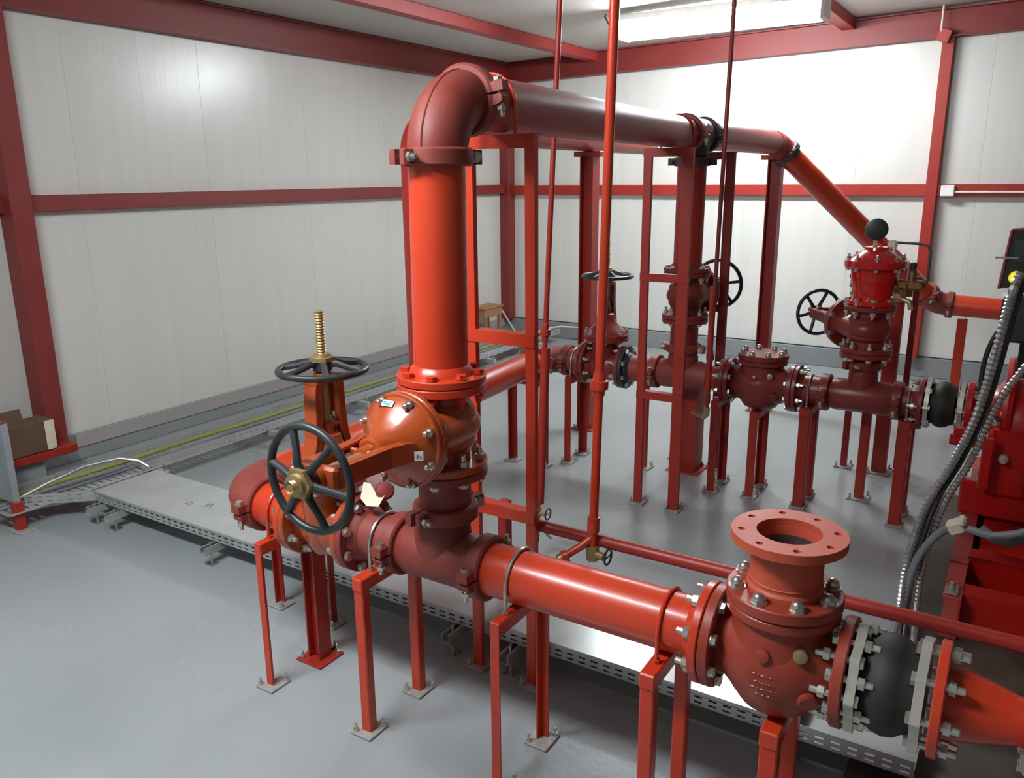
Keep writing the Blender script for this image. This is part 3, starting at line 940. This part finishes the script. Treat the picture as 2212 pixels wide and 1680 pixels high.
part('eye_bolt', G().tube([(.02 + .018 * math.cos(k * PI / 6), 0, .34 + .018 * math.sin(k * PI / 6)) for k in range(12)], .004, 6, close=True).tube([(.02, 0, .31), (.02, 0, .325)], .005, 6), M_RELIEF, t)
gz = part('gauge', G().lathe([(-.012, .050), (-.010, .056), (.016, .056), (.018, .052)], frame((-.012, 0, .40), (.18, -1, 0)), 32), M_BLACK, t, label='black round pressure gauge')
part('gauge_stem', G().tube([(-.012, 0, .30), (-.012, 0, .35)], .011, 10), M_ZINC, gz)
part('gauge_bezel', G().lathe([(-.022, .048), (-.020, .057), (-.010, .058), (-.010, .05)], frame((-.012, 0, .40), (.18, -1, 0)), 32, closed=True), M_ZINC, gz)
# pilot valves and tubing at the right of the relief valve
part('pilot_tube', G().tube([(.05, 0, .335), (.10, 0, .335), (.20, -.01, .333), (.245, -.02, .325), (.262, -.03, .29), (.262, -.03, .15), (.25, -.03, .115), (.20, -.03, .11)], .007, 8), M_DARKGREY, t, label='dark bent pilot tube')
part('pilot_valve', G().hexa(.06, .13, .032, frame((.17, -.03, .0), (0, 0, 1), (1, 0, 0))).box((.185, -.03, .12), (.13, .055, .05), bev=.01).lathe([(.14, .022), (.19, .02), (.20, .012)], frame((.19, -.03, .0), (0, 0, 1), (1, 0, 0)), 14), M_COPPER, t, label='bronze pilot valve')
part('pilot_knob', G().lathe([(.20, .014), (.215, .016), (.235, .016), (.238, .008)], frame((.19, -.03, .0), (0, 0, 1), (1, 0, 0)), 14), M_BLACK, t)
part('pilot_elbow', G().tube([(.09, -.02, .05), (.15, -.03, .045), (.19, -.04, .03), (.20, -.04, -.01)], .014, 10).hexa(-.02, .02, .022, frame((.13, -.03, .048))), M_BRASS, t)
part('pilot_link', G().tube([(.10, -.02, .10), (.14, -.03, .09), (.15, -.03, .055)], .012, 10).hexa(-.015, .015, .02, frame((.12, -.025, .095), (1, 0, -.3))), M_COPPER, t)
part('tape_wrap', G().box((.075, -.01, .325), (.05, .03, .045), bev=.012).box((.085, -.02, .28), (.014, .01, .06), bev=.003), M_TAN, t)
for i, z in enumerate((.06, .10, .15)):
    part('side_plug', G().hexa(-.01, .014, .012, frame((-.098 - .004 * i, -.02, z), (-1, 0, 0))), M_ZINC, t)

# ================================================================== PIPE STANDS
PB = ZA - R6             # underside of the near run
saddle_stand('orange stand with bent arm under the short pipe at far left', -2.275, 1.845, 2.115, PB, M_ORANGE, .030, ubolt=(M_ORANGE, ZA), ym=YA)
saddle_stand('sturdy box-legged red stand under the near tee, silver u-bolt', -1.772, 1.835, 2.115, PB, M_ORANGE, .042, 'box', ubolt=(M_ZINC, ZA), ym=YA)
saddle_stand('orange red stand under the long front pipe, silver u-bolt', -1.224, 1.84, 2.11, PB, M_ORANGE, .032, ubolt=(M_ZINC, ZA), ym=YA)
saddle_stand('orange red stand under the long front pipe, red u-bolt', -.73, 1.84, 2.11, PB, M_ORANGE, .042, 'box', ubolt=(M_ORANGE, ZA), ym=YA)
saddle_stand('red stand with dusty top plate under the foreground check valve', -.405, 1.865, 2.09, ZA - .152, M_ORANGE, .046, 'box')
saddle_stand('low red stand crosswise under the left linking pipe, near end', -2.56, 2.29 - .16, 2.29 + .16, PB, M_RED, .032, rotz=-PI / 2)
saddle_stand('dark red stand crosswise under the left linking pipe, far end', -2.735, 4.52 - .12, 4.52 + .12, ZB - R6, M_RED, .046, rotz=-PI / 2)
PBB = ZB - R6
saddle_stand('red stand left of the rear upright valve with silver u-bolt', -2.505, 4.68, 4.88, PBB, M_RED, .046, ubolt=(M_ZINC, ZB), ym=YB)
saddle_stand('red stand left of the rear check valve', -1.495, 4.665, 4.86, PBB - .02, M_RED, .044)
saddle_stand('red stand with bent arms under the rear check valve', -1.265, 4.70, 4.90, ZB - .152, M_RED, .050)
saddle_stand('box-legged red stand right of the rear check valve, silver u-bolt', -.975, 4.69, 4.89, PBB, M_RED, .060, 'box', ubolt=(M_ZINC, ZB), ym=YB)
saddle_stand('red stand beside the rear rubber joint, silver u-bolt', -.455, 4.70, 4.90, PBB, M_RED, .062, 'box', ubolt=(M_ZINC, ZB), ym=YB)


def prop(label, x, y, h, w_=.05, m=M_RED, kind='box'):
    t = thing('steel_prop', label, 'pipe stand', (x, y, 0))
    if kind == 'h':
        part('column', hbeam_g(h - .01, w_, w_, .008), m, t, frame((0, 0, .01), (0, 0, 1), (1, 0, 0)))
    else:
        part('column', G().box((0, 0, h / 2), (w_, w_, h - .01), bev=.004), m, t)
    base_plate(t, 0, 0, 0, w_ + .07, w_ + .07, m if kind == 'h' else M_PLATE)
    return t


prop('dark red steel pedestal under the upright-stemmed near valve', -2.255, 2.075, ZA - .14, .066, M_RED, 'h')
prop('wide red steel pedestal on a plate under the rear riser tee', -1.765, 4.97, ZB - .09, .15, M_RED, 'h')
prop('dark red post under the long relief valve tee', -.695, 5.01, ZB - .05, .052)
prop('thin dark red post behind the relief valve tee', -.885, 5.55, ZB, .040)
prop('thin dark red post behind the left trestle post', -2.02, 4.84, ZB - .06, .036)
t = prop('tall red column rising behind the relief valve', -.668, 5.56, 1.36, .085)
t = prop('tall slim dark red post right of the relief valve', -.575, 5.66, 1.28, .036, M_FRAME)


def t_column(label, x, y, h, w_):
    t = thing('header_column', label, 'steel column', (x, y, 0))
    part('column', hbeam_g(h - .03, w_, w_, .009), M_RED, t, frame((0, 0, .01), (0, 0, 1), (1, 0, 0)))
    part('head_plate', G().box((0, 0, h - .018), (.21, .10, .036), bev=.003), M_RED, t)
    base_plate(t, 0, 0, 0, w_ + .08, w_ + .08, M_RED)
    return t


t_column('dark red T-headed column under the second overhead header', -2.765, 5.44, 2.07, .105)
t_column('red T-headed column under the far end of the overhead header', -1.755, 6.62, 2.045, .10)

ladder_frame('red trestle behind the tall orange riser', (-1.664, 2.375, 0), (-1.416, 2.375, 0), 2.035, (2.035, 1.375, .72), M_ORANGE, .040, .038)
ladder_frame('red trestle in front of the rear riser', (-1.808, 4.26, 0), (-1.583, 4.26, 0), 2.04, (2.04, 1.375, .70), M_RED, .045, .062)
ladder_frame('dark red trestle behind the rear riser', (-1.90, 5.12, 0), (-1.612, 5.07, 0), 2.035, (2.035, 1.10), M_FRAME, .045, .055)

# ================================================================== SMALL TUBES
t = thing('handrail_tube', 'thin red horizontal tube crossing low behind the front pipe', 'small pipe', (-1.43, 2.40, .655))
part('tube', G().tube([(0, 0, 0), (.02, 0, 0), (2.1, 0, 0)], .022, 18), M_RED, t)
# short post with knob under the lower rung
t = prop('short dark red post behind the near tee', -1.70, 2.62, .62, .045)
part('clamp_knob', G().lathe([(-.02, .018), (.02, .018)], frame((-.03, -.02, .58), (-1, -.4, 0)), 12), M_FRAME, t)


def drop_tube(label, top, bot, r, m, joint, valve=True, big=1., side=1):
    top, bot = V(top), V(bot)
    t = thing('drop_tube', label, 'small pipe', bot)
    d = top - bot
    part('tube', G().tube([(0, 0, 0), d * .5, d], r, 16), m, t)
    ax = frame(d * joint, d, (1, 0, 0))
    part('union', G().lathe([(-.045, r), (-.03, r * 1.35), (-.016, r * 1.4), (-.014, r * 2.0), (.014, r * 2.0), (.016, r * 1.4), (.03, r * 1.35), (.045, r)], ax, 18), m, t)
    part('sleeve', G().lathe([(-.03, r), (-.028, r * 1.4), (.028, r * 1.4), (.03, r)], frame(d * .03, d, (1, 0, 0)), 16), m, t)
    if valve:
        b = part('drain_valve', G().hexa(-.035, .02, r * 1.5, frame((0, 0, -.02), (0, 0, 1), (1, 0, 0))).lathe([(-.02, r * .9), (.05, r * .9), (.055, r * .5)], frame((0, 0, -.03), (side, -.2, 0)), 12), M_BRASS, t, label='brass drain valve')
        n = 16
        ring = [(side * .06, .028 * math.cos(2 * PI * i / n), -.03 + .028 * math.sin(2 * PI * i / n)) for i in range(n)]
        part('drain_wheel', G().tube(ring, .004, 6, close=True).tube([(side * .06, -.028, -.03), (side * .06, .028, -.03)], .003, 6), M_BLACK, b)
    return t


T2 = drop_tube('bright orange red drop tube in front of the overhead header', (-1.115, 2.38, ceil_z(-1.115) + .01), (-1.172, 2.372, .645), .0155, M_ORANGE, .22)
part('side_branch', G().tube([(0, 0, .03), (-.03, -.03, .0), (-.07, -.06, -.03)], .014, 12).lathe([(-.012, .022), (.012, .022)], frame((-.075, -.065, -.035), (-1, -.8, -.5)), 14), M_ORANGE, T2)
part('branch_cap', G().lathe([(0, .02), (.016, .02), (.02, .012)], frame((-.08, -.07, -.04), (-1, -.8, -.5)), 14), M_BRASS, T2, label='brass branch cap')
T1 = drop_tube('slim red drop tube passing behind the overhead header', (-1.80, 3.3, ceil_z(-1.8) + .01), (-1.942, 3.3, .29), .0125, M_RED, .30)
part('lower_sleeve', G().tube([(.012, 0, .02), (.045, 0, .82)], .022, 14), M_RED, T1)
part('drain_lever', G().tube([(0, 0, -.10), (.04, -.02, -.11), (.10, -.04, -.135)], .006, 6), M_BLACK, T1)
part('tail', G().tube([(0, 0, .0), (-.006, 0, -.19)], .014, 12), M_RED, T1)
T3 = drop_tube('thin dark red drop tube in front of the rear riser', (-1.425, 4.4, ceil_z(-1.425) + .01), (-1.462, 4.4, .58), .0115, M_FRAME, .12, valve=False)
part('lower_sleeve', G().tube([(0, 0, .12), (0, 0, .72)], .0165, 12), M_RED, T3)
part('drain_elbow', G().tube([(0, 0, .02), (0, 0, -.02), (-.02, .02, -.04), (-.12, .10, -.04)], .013, 10).hexa(-.03, .02, .018, frame((0, 0, .01), (0, 0, 1), (1, 0, 0))), M_BRASS, T3, label='brass drain elbow')

# ================================================================== CABLE TRAYS
def slot_strip(g, L, h, rows, pitch=.05, slot=.028, sh=.007, th=.0015, mx=None):
    """thin strip along x (height along z) with slotted holes left open"""
    n = int(L / pitch)
    p = L / n
    zs = [0.]
    for zc in rows:
        zs += [zc - sh / 2, zc + sh / 2]
    zs.append(h)
    for k in range(len(zs) - 1):
        z0, z1 = zs[k], zs[k + 1]
        if k % 2 == 0:
            g.box((L / 2, 0, (z0 + z1) / 2), (L, th, z1 - z0), mx)
        else:
            for i in range(n + 1):
                x0 = max(0, i * p - (p - slot) / 2)
                x1 = min(L, i * p + (p - slot) / 2)
                g.box(((x0 + x1) / 2, 0, (z0 + z1) / 2), (x1 - x0, th, z1 - z0), mx)
    return g


def strut_foot(parent, x, y, m=M_GALV, w_=.041):
    """short slotted channel foot reaching out from under the tray along local y"""
    o = part('strut_foot', G().prism([(-.02, 0), (.02, 0), (.02, .041), (.012, .041), (.012, .037), (.0175, .037), (.0175, .0025), (-.0175, .0025), (-.0175, .037), (-.012, .037), (-.012, .041), (-.02, .041)], 0, .56, frame((x, y, .066), (0, 1, 0))), m, parent)
    for yy in (.05, .5):
        part('stud', G().tube([(x, y + yy, .0), (x, y + yy, .125)], .006, 8).box((x, y + yy, .004), (.05, .05, .008)), M_ZINC, o)
    return o


TX0, TX1, TY0, TY1 = -4.39, -.10, 2.428, 2.822
t = thing('cable_tray', 'galvanised cable tray with flat lids running behind the front pipe', 'cable tray', (TX0, TY0, 0))
LT = TX1 - TX0
part('front_rail', slot_strip(G(), LT, .058, (.014, .034), mx=Matrix.Translation(V((0, 0, .110)))), M_GALV, t)
part('back_rail', slot_strip(G(), LT, .058, (.014, .034), mx=Matrix.Translation(V((0, TY1 - TY0, .110)))), M_GALV, t)
part('bottom', G().box((LT / 2, (TY1 - TY0) / 2, .111), (LT, TY1 - TY0, .002)), M_GALV, t)
for x0, x1 in ((.0, 1.98), (1.983, 3.94)):
    part('lid', G().box(((x0 + x1) / 2, (TY1 - TY0) / 2, .1705), (x1 - x0, TY1 - TY0 + .012, .002)).box(((x0 + x1) / 2, -.006, .1645), (x1 - x0, .0015, .012)).box(((x0 + x1) / 2, TY1 - TY0 + .006, .1645), (x1 - x0, .0015, .012)), M_GALV, t)
for x in (.06, .24, 1.06, 2.58, 2.86, 3.9):
    strut_foot(t, x, -.09)
o = part('lid_mark', G().tube([(.62, .14, .1718), (.63, .18, .1718), (.66, .17, .1718), (.655, .13, .1718)], .003, 4).tube([(.74, .22, .1718), (.75, .17, .1718), (.77, .22, .1718), (.79, .17, .1718)], .003, 4), M_SMUDGE, t)

WX0, WX1, WY0, WY1 = -4.875, -4.58, 2.05, 8.30
t = thing('cable_tray', 'open perforated cable tray along the left wall', 'cable tray', (WX1, WY0, 0))
LW = WY1 - WY0
fy = frame((0, 0, .11), (0, 1, 0))
part('inner_rail', slot_strip(G(), LW - .80, .058, (.014, .034), mx=frame((0, .80, .11), (0, 1, 0))), M_GALV, t)
part('outer_rail', slot_strip(G(), LW, .058, (.014, .034), mx=frame((WX0 - WX1, 0, .11), (0, 1, 0))), M_GALV, t)
g = G()
n = 40
for i in range(n + 1):
    g.box(((WX0 - WX1) / 2, i * .045, .111), (WX1 - WX0, .030, .002))
g.box(((WX0 - WX1) / 2, (n * .045 + LW) / 2, .111), (WX1 - WX0, LW - n * .045, .002))
for x in (0, .5, 1):
    g.box((x * (WX0 - WX1), n * .045 / 2, .1105), (.03, n * .045, .0015))
part('perforated_bottom', g, M_GALV, t)
for i in range(6):
    o = part('strut_foot', G().box((-.15, .9 + i * .95, .086), (.52, .041, .041), bev=.003), M_GALV, t)
    part('stud', G().tube([(.09, .9 + i * .95, .0), (.09, .9 + i * .95, .15)], .006, 8), M_ZINC, o)
# bend piece linking both trays
t = thing('tray_bend', 'perforated galvanised tray bend at the far left corner', 'cable tray', (-4.395, 2.43, 0))
p0, p1 = V((0, 0, .11)), V((-.275, -.255, .11))
part('rail', slot_strip(G(), (p1 - p0).length, .06, (.016, .042), mx=frame(p0, p1 - p0)), M_GALV, t)
part('bottom', G().add([(0, 0, .106), (-.275, -.255, .106), (-.47, -.10, .106), (-.18, .38, .106), (0, .38, .106)], [(0, 1, 2, 3, 4)]).add([(0, 0, .104), (-.275, -.255, .104), (-.47, -.10, .104), (-.18, .38, .104), (0, .38, .104)], [(4, 3, 2, 1, 0)]), M_GALV, t)
for k in range(2):
    part('strut_foot', G().box((-.20 + k * .03, -.17 - k * .12, .086), (.041, .30, .041), frame((0, 0, 0), (1, -.5, 0)), bev=.003), M_GALV, t)


def wavy(p, q, n, amp, f=3.1, ph=0.):
    p, q = V(p), V(q)
    d = (q - p)
    s = V((-d.y, d.x, 0)).normalized()
    return [p.lerp(q, i / n) + s * amp * math.sin(f * i / n * 2 * PI + ph) for i in range(n + 1)]


single('earth_cable', G().tube(wavy((-4.83, 1.9, .126), (-4.83, 8.2, .126), 60, .008, 5), .013, 8), M_YG, 'yellow green earth cable lying in the left wall tray', 'cable')
for i, (dx, lab) in enumerate(((-.05, 'grey cable beside the yellow one in the wall tray'), (-.10, 'grey cable second from the yellow one in the wall tray'))):
    single('power_cable', G().tube(wavy((-4.74 + i * .05, 1.9, .122), (-4.74 + i * .05, 8.2, .122), 60, .008, 4 + i, i), .010, 8), M_GREYHOSE, lab, 'cable')
pts = [(-4.70, 2.16, .15), (-4.66, 2.30, .20), (-4.60, 2.50, .255), (-4.53, 2.68, .265), (-4.46, 2.76, .24), (-4.40, 2.79, .20)]
single('bent_conduit', G().tube(pts, .011, 10), M_CONDUIT, 'shiny bent conduit arching over the tray corner at left', 'conduit')

# cabinet edge, carton and rail at the far left
t = thing('floor_cabinet', 'grey steel cabinet on a red foot cut by the left edge', 'cabinet', (-4.60, 2.117, 0))
part('body', G().box((-.30, -.012, .395), (.60, .036, .46), bev=.004), M_GREYCAB, t)
part('top_trim', G().box((-.30, -.012, .628), (.60, .038, .008), bev=.002), M_FRAME, t)
part('foot', G().box((-.012, -.012, .085), (.055, .05, .17), bev=.004), M_RED, t)
part('foot', G().box((-.56, .0, .085), (.055, .05, .17), bev=.004), M_RED, t)
part('base_plate', G().box((-.01, -.01, .004), (.15, .10, .008), bev=.002), M_PLATE, t)
t = thing('carton', 'flattened brown cardboard carton leaning by the left column', 'carton', (-5.27, 2.36, .22))
part('box', G().box((0, 0, .10), (.16, .62, .20), bev=.004), M_CARD, t)
part('flap', G().box((-.05, -.05, .23), (.012, .52, .10), Matrix.Rotation(math.radians(-14), 4, 'Y'), bev=.002), M_CARD, t)
part('tape_end', G().box((.082, .28, .10), (.004, .06, .19)), M_TAN, t)
single('red_rail', G().box((0, 0, 0), (.09, .90, .06), bev=.008), M_RED, 'red steel rail under the brown carton at left', 'rail', Matrix.Translation(V((-5.24, 2.36, .187))))
single('rail_block', G().box((0, 0, 0), (.10, .5, .155), bev=.006), M_PLINTH, 'grey kerb block carrying the red rail at left', 'kerb', Matrix.Translation(V((-5.30, 2.36, .079))))

# bits in the far corner
single('wooden_crate', G().box((0, 0, .05), (.20, .36, .10), bev=.004).box((0, 0, .11), (.22, .40, .02), bev=.003).box((-.08, -.14, -.16), (.03, .03, .34)).box((.08, -.14, -.16), (.03, .03, .34)).box((-.08, .14, -.16), (.03, .03, .34)).box((.08, .14, -.16), (.03, .03, .34)), M_WOOD, 'small raw wooden stool in the far left corner', 'stool', Matrix.Translation(V((-5.28, 7.80, .33))))
single('loose_cable', G().tube([(-5.22, 7.95, .46), (-5.18, 8.05, .3), (-5.12, 8.15, .12), (-5.06, 8.2, .03), (-5.0, 8.22, .08), (-5.02, 8.28, .12), (-5.05, 8.2, .05), (-4.95, 8.22, .05), (-4.8, 8.3, .14), (-4.62, 8.4, .17), (-4.3, 8.45, .17)], .010, 8), M_TAN, 'pale loose cable hanging down in the far left corner', 'cable')

# rag and tape stuck on the near adapter flange
t = thing('cleaning_rag', 'mauve rag and tan tape stuck on the near valve flange', 'rag', (-1.845, YA + .02, ZA + .10))
g = G()
pts = []
rnd = random.Random(3)
for i in range(7):
    for j in range(10):
        th, ph = PI * i / 6, 2 * PI * j / 10
        rr = .042 * (1 + .35 * math.sin(3 * ph + i) * math.sin(th) + .2 * rnd.random())
        pts.append((rr * math.sin(th) * math.cos(ph), rr * math.sin(th) * math.sin(ph) * .7, rr * 1.5 * math.cos(th)))
g.add(pts, [(i * 10 + j, i * 10 + (j + 1) % 10, (i + 1) * 10 + (j + 1) % 10, (i + 1) * 10 + j) for i in range(6) for j in range(10)], Matrix.Translation(V((0, .03, .085))))
part('cloth', g, M_RAG, t, ang=80)
part('tape', G().add([(-.01, -.05, .045), (.03, -.065, .03), (.07, -.05, .03), (.075, -.02, .062), (.04, -.02, .05), (.0, -.01, .085), (-.02, -.02, .09)], [(0, 1, 2, 3, 4), (0, 4, 5, 6)]).add([(-.01, -.053, .043), (.03, -.068, .028), (.07, -.053, .028), (.075, -.023, .06), (.04, -.023, .048), (.0, -.013, .083), (-.02, -.023, .088)], [(4, 3, 2, 1, 0), (6, 5, 4, 0)]), M_TAN, t)
part('dark_cap', G().lathe([(-.02, .02), (-.015, .03), (.01, .034), (.02, .028), (.024, .01)], frame((.055, 0, .065), (.6, -.5, .5)), 20), M_FRAME, t)

# ================================================================== PUMP SIDE (right edge)
single('machine_pad', G().box((1.0, 3.75, .011), (2.6, 3.1, .022), bev=.004), M_PAD, 'dark stained concrete pad under the pump skid', 'pad')
t = thing('pump_skid', 'red channel steel pump skid at the right edge', 'skid', (-.13, 3.52, .02))
part('end_beam', channel_g(1.16, .18, .07, .008), M_SKIDTOP, t, frame((.07, 0, .095), (0, 1, 0)))
part('splice_plate', G().box((.036, .72, .189), (.075, .70, .010), bev=.002), M_SKIDTOP, t)
part('anchor_lug', G().box((.03, .07, .191), (.05, .09, .008), bev=.002).lathe([(0, .012), (.03, .012), (.034, .008)], frame((.03, .08, .19), (0, 0, 1), (1, 0, 0)), 10), M_ZINC, t)
for y, z, nm in ((.10, .095, 'cross_beam'), (.47, .12, 'cross_beam'), (1.12, .095, 'cross_beam')):
    part(nm, G().prism([(-.05, -.085), (.05, -.085), (.05, .085), (-.05, .085)], .065, 1.9, Matrix.Translation(V((0, y + (.03 if y < .2 else 0), z)))), M_PUMP, t)
part('deck', G().box((1.0, .78, .16), (1.8, .56, .02), bev=.003), M_PUMP, t)
# rear pump casing and engine
t = thing('fire_pump', 'red fire pump with flanged suction at the right edge', 'pump', (-.185, YB, ZB + .01))
part('suction_flange', flange_g(.0, .03, .14, .06), M_PUMP, t)
part('suction_neck', G().lathe([(.02, .09), (.05, .088), (.10, .10), (.14, .13)], seg=40), M_PUMP, t)
part('volute', G().lathe([(.10, .10), (.12, .20), (.15, .235), (.20, .25), (.28, .25), (.33, .235), (.36, .20), (.38, .10)], Matrix.Translation(V((.02, 0, -.06))), 44), M_PUMP, t)
part('volute_rim', G().lathe([(.14, .19), (.145, .262), (.165, .268), (.185, .262), (.19, .19)], Matrix.Translation(V((.02, 0, .02))), 44, closed=True), M_PUMP, t)
part('bearing_frame', G().box((.22, -.16, -.20), (.20, .26, .34), bev=.02), M_PUMP, t)
part('bracket', G().box((.06, -.36, -.08), (.20, .035, .05), bev=.006).box((.13, -.36, -.18), (.05, .04, .26), bev=.006).box((-.0, -.36, -.04), (.05, .05, .05), bev=.006), M_PUMP, t)
part('foot', G().box((.20, -.05, -.40), (.34, .44, .18), bev=.01), M_PUMP, t)
for i, (x, y, z) in enumerate(((.14, -.28, .02), (.20, -.30, -.16), (.12, -.27, -.30))):
    part('fitting', G().hexa(-.02, .02, .024, frame((x, y, z), (0, -1, 0))).lathe([(0, .012), (.05, .012)], frame((x, y, z), (0, -1, 0)), 10), M_CASTAL, t)
for i in range(5):
    a = i * 1.1 + .4
    part('casing_bolt', G().hexa(-.012, .0, .014, frame((.16, .225 * math.sin(a), .225 * math.cos(a) + .02), (-1, 0, 0))), M_ZINC, t)
part('motor_block', G().box((.62, -.20, .10), (.50, .66, .80), bev=.03), M_PUMP, t)
part('terminal_tag', G().box((.062, -.395, -.22), (.035, .01, .06), bev=.003), M_WHITE, t)
# engine control panel
t = thing('control_panel', 'black engine control panel with lit yellow lamp at the right edge', 'control panel', (-.10, 4.22, 1.40))
g = G().add([(0, 0, 0), (.45, -.02, .05), (.45, -.02, .30), (.02, 0, .255), (0, .16, 0), (.45, .14, .05), (.45, .14, .30), (.02, .16, .255)], [(0, 1, 2, 3), (4, 7, 6, 5), (0, 4, 5, 1), (1, 5, 6, 2), (2, 6, 7, 3), (3, 7, 4, 0)])
part('cabinet', g, M_BLACKBOX, t)
part('red_edge', G().tube([(-.002, -.004, 0), (.018, -.004, .255)], .006, 6).tube([(.018, -.004, .255), (.45, -.024, .30)], .005, 6), M_FRAME, t)
part('screen', G().box((.08, -.008, .17), (.09, .008, .10), bev=.003), M_BLACK, t)
part('yellow_lamp', G().lathe([(-.005, .028), (.01, .028), (.022, .022), (.028, .008)], frame((.058, -.008, .052), (0, -1, 0)), 24), M_YLAMP, t, label='lit yellow indicator lamp')
part('latch', G().tube([(-.03, -.005, .135), (.06, -.015, .138)], .005, 6), M_ZINC, t)
part('bracket_post', G().box((.14, .09, -.20), (.06, .05, .42), bev=.006), M_BLACKBOX, t)
part('lower_box', G().box((.10, .0, -.13), (.16, .12, .20), bev=.012), M_BLACK, t)
part('white_trim', G().tube([(.02, -.02, -.03), (.10, -.03, -.005), (.30, -.04, .035)], .016, 8), M_WHITE, t)


def corrugated(label, pts, r, m=M_CONDUIT, pitch=.020):
    P_ = [V(p) for p in pts]
    # resample a smooth path
    out = []
    for i in range(len(P_) - 1):
        a, b, c, d = P_[max(i - 1, 0)], P_[i], P_[i + 1], P_[min(i + 2, len(P_) - 1)]
        k = max(2, int((c - b).length / (pitch / 2)))
        for j in range(k):
            u = j / k
            out.append(.5 * ((2 * b) + (c - a) * u + (2 * a - 5 * b + 4 * c - d) * u * u + (3 * b - a - 3 * c + d) * u ** 3))
    out.append(P_[-1])
    return single('flexible_conduit', G().tube(out, r, 10, rfun=lambda i: r if i % 2 else r * .74), m, label, 'conduit', ang=25)


def smooth_cable(name, label, pts, r, m):
    P_ = [V(p) for p in pts]
    out = []
    for i in range(len(P_) - 1):
        a, b, c, d = P_[max(i - 1, 0)], P_[i], P_[i + 1], P_[min(i + 2, len(P_) - 1)]
        for j in range(6):
            u = j / 6
            out.append(.5 * ((2 * b) + (c - a) * u + (2 * a - 5 * b + 4 * c - d) * u * u + (3 * b - a - 3 * c + d) * u ** 3))
    out.append(P_[-1])
    return single(name, G().tube(out, r, 10), m, label, 'cable')


base = [(-.005, 4.0, 1.50), (-.03, 4.0, 1.40), (-.085, 4.0, .926), (-.155, 3.98, .66), (-.235, 3.86, .46), (-.275, 3.74, .20), (-.262, 3.5, .06), (-.245, 3.28, .05), (-.235, 2.9, .12), (-.235, 2.70, .14)]


def off(dx, dy, dz, sl=None):
    return [(x + dx, y + dy, z + dz) for x, y, z in base[sl or slice(None)]]


corrugated('silver ribbed conduit, left one of the bundle at the pump', off(-.016, -.025, 0), .020)
corrugated('silver ribbed conduit, right one of the bundle at the pump', [(.12, 4.02, 1.25), (.04, 4.0, 1.10)] + off(.047, .0, 0, slice(2, 10)), .0165)
smooth_cable('black_cable', 'black cable between the two ribbed conduits', off(.012, .005, 0), .012, M_CABLE)
smooth_cable('black_cable', 'black cable hugging the floor side of the conduit bundle', [(-.17, 4.0, .62)] + off(.012, -.03, -.02, slice(4, 10)), .011, M_CABLE)
smooth_cable('black_cable', 'black cable drooping behind the conduit bundle at the control panel', [(-.03, 4.25, 1.30), (-.10, 4.25, 1.15), (-.12, 4.25, .98), (-.09, 4.22, .86), (-.02, 4.2, .80)], .011, M_CABLE)
smooth_cable('grey_hose', 'thick grey hose bending down beside the pump skid', [(.35, 3.72, .62), (.16, 3.70, .50), (.02, 3.70, .44), (-.08, 3.72, .44), (-.17, 3.74, .40), (-.25, 3.72, .26), (-.275, 3.60, .10), (-.28, 3.30, .05), (-.27, 2.95, .12), (-.27, 2.7, .14)], .017, M_GREYHOSE)
smooth_cable('grey_hose', 'thick dark grey hose leaving the pump to the right', [(-.03, 3.80, .42), (.05, 3.76, .40), (.16, 3.74, .46), (.4, 3.7, .66)], .022, M_GREYHOSE)
smooth_cable('earth_lead', 'short yellow green lead among the black cables on the floor', [(-.20, 3.34, .05), (-.21, 3.22, .06), (-.20, 3.08, .07), (-.215, 2.9, .12)], .008, M_YG)
# junction box with taped cable end on the skid
single('taped_joint', G().box((0, 0, 0), (.07, .05, .07), frame((0, 0, 0), (1, .2, .5)), bev=.015).box((.02, -.02, .04), (.03, .03, .05), bev=.01), M_TAN, 'tan taped cable joint on the skid end', 'tape', Matrix.Translation(V((-.12, 3.72, .44))))

# switch box, conduit on the back wall girt
t = thing('switch_box', 'small white switch box on the back wall girt', 'switch box', (-.705, BY - .075, 1.745))
part('box', G().box((0, -.02, 0), (.11, .05, .10), bev=.006), M_WHITE, t)
part('conduit', G().tube([(.05, -.02, -.012), (.3, -.015, -.012), (3.0, -.015, -.012)], .010, 8), M_WHITE, t)

t = thing('beam_cleat', 'pale rod and red cleat at the head of the back wall column', 'cleat', (-.90, BY - .16, 3.06))
part('rod', G().tube([(0, 0, .02), (0, 0, ceil_z(-.9) - 3.06)], .009, 8), M_TAN, t)
part('cleat_plate', G().box((.03, .03, .0), (.10, .07, .10), Matrix.Rotation(math.radians(20), 4, 'Y'), bev=.005), M_PURLIN, t)
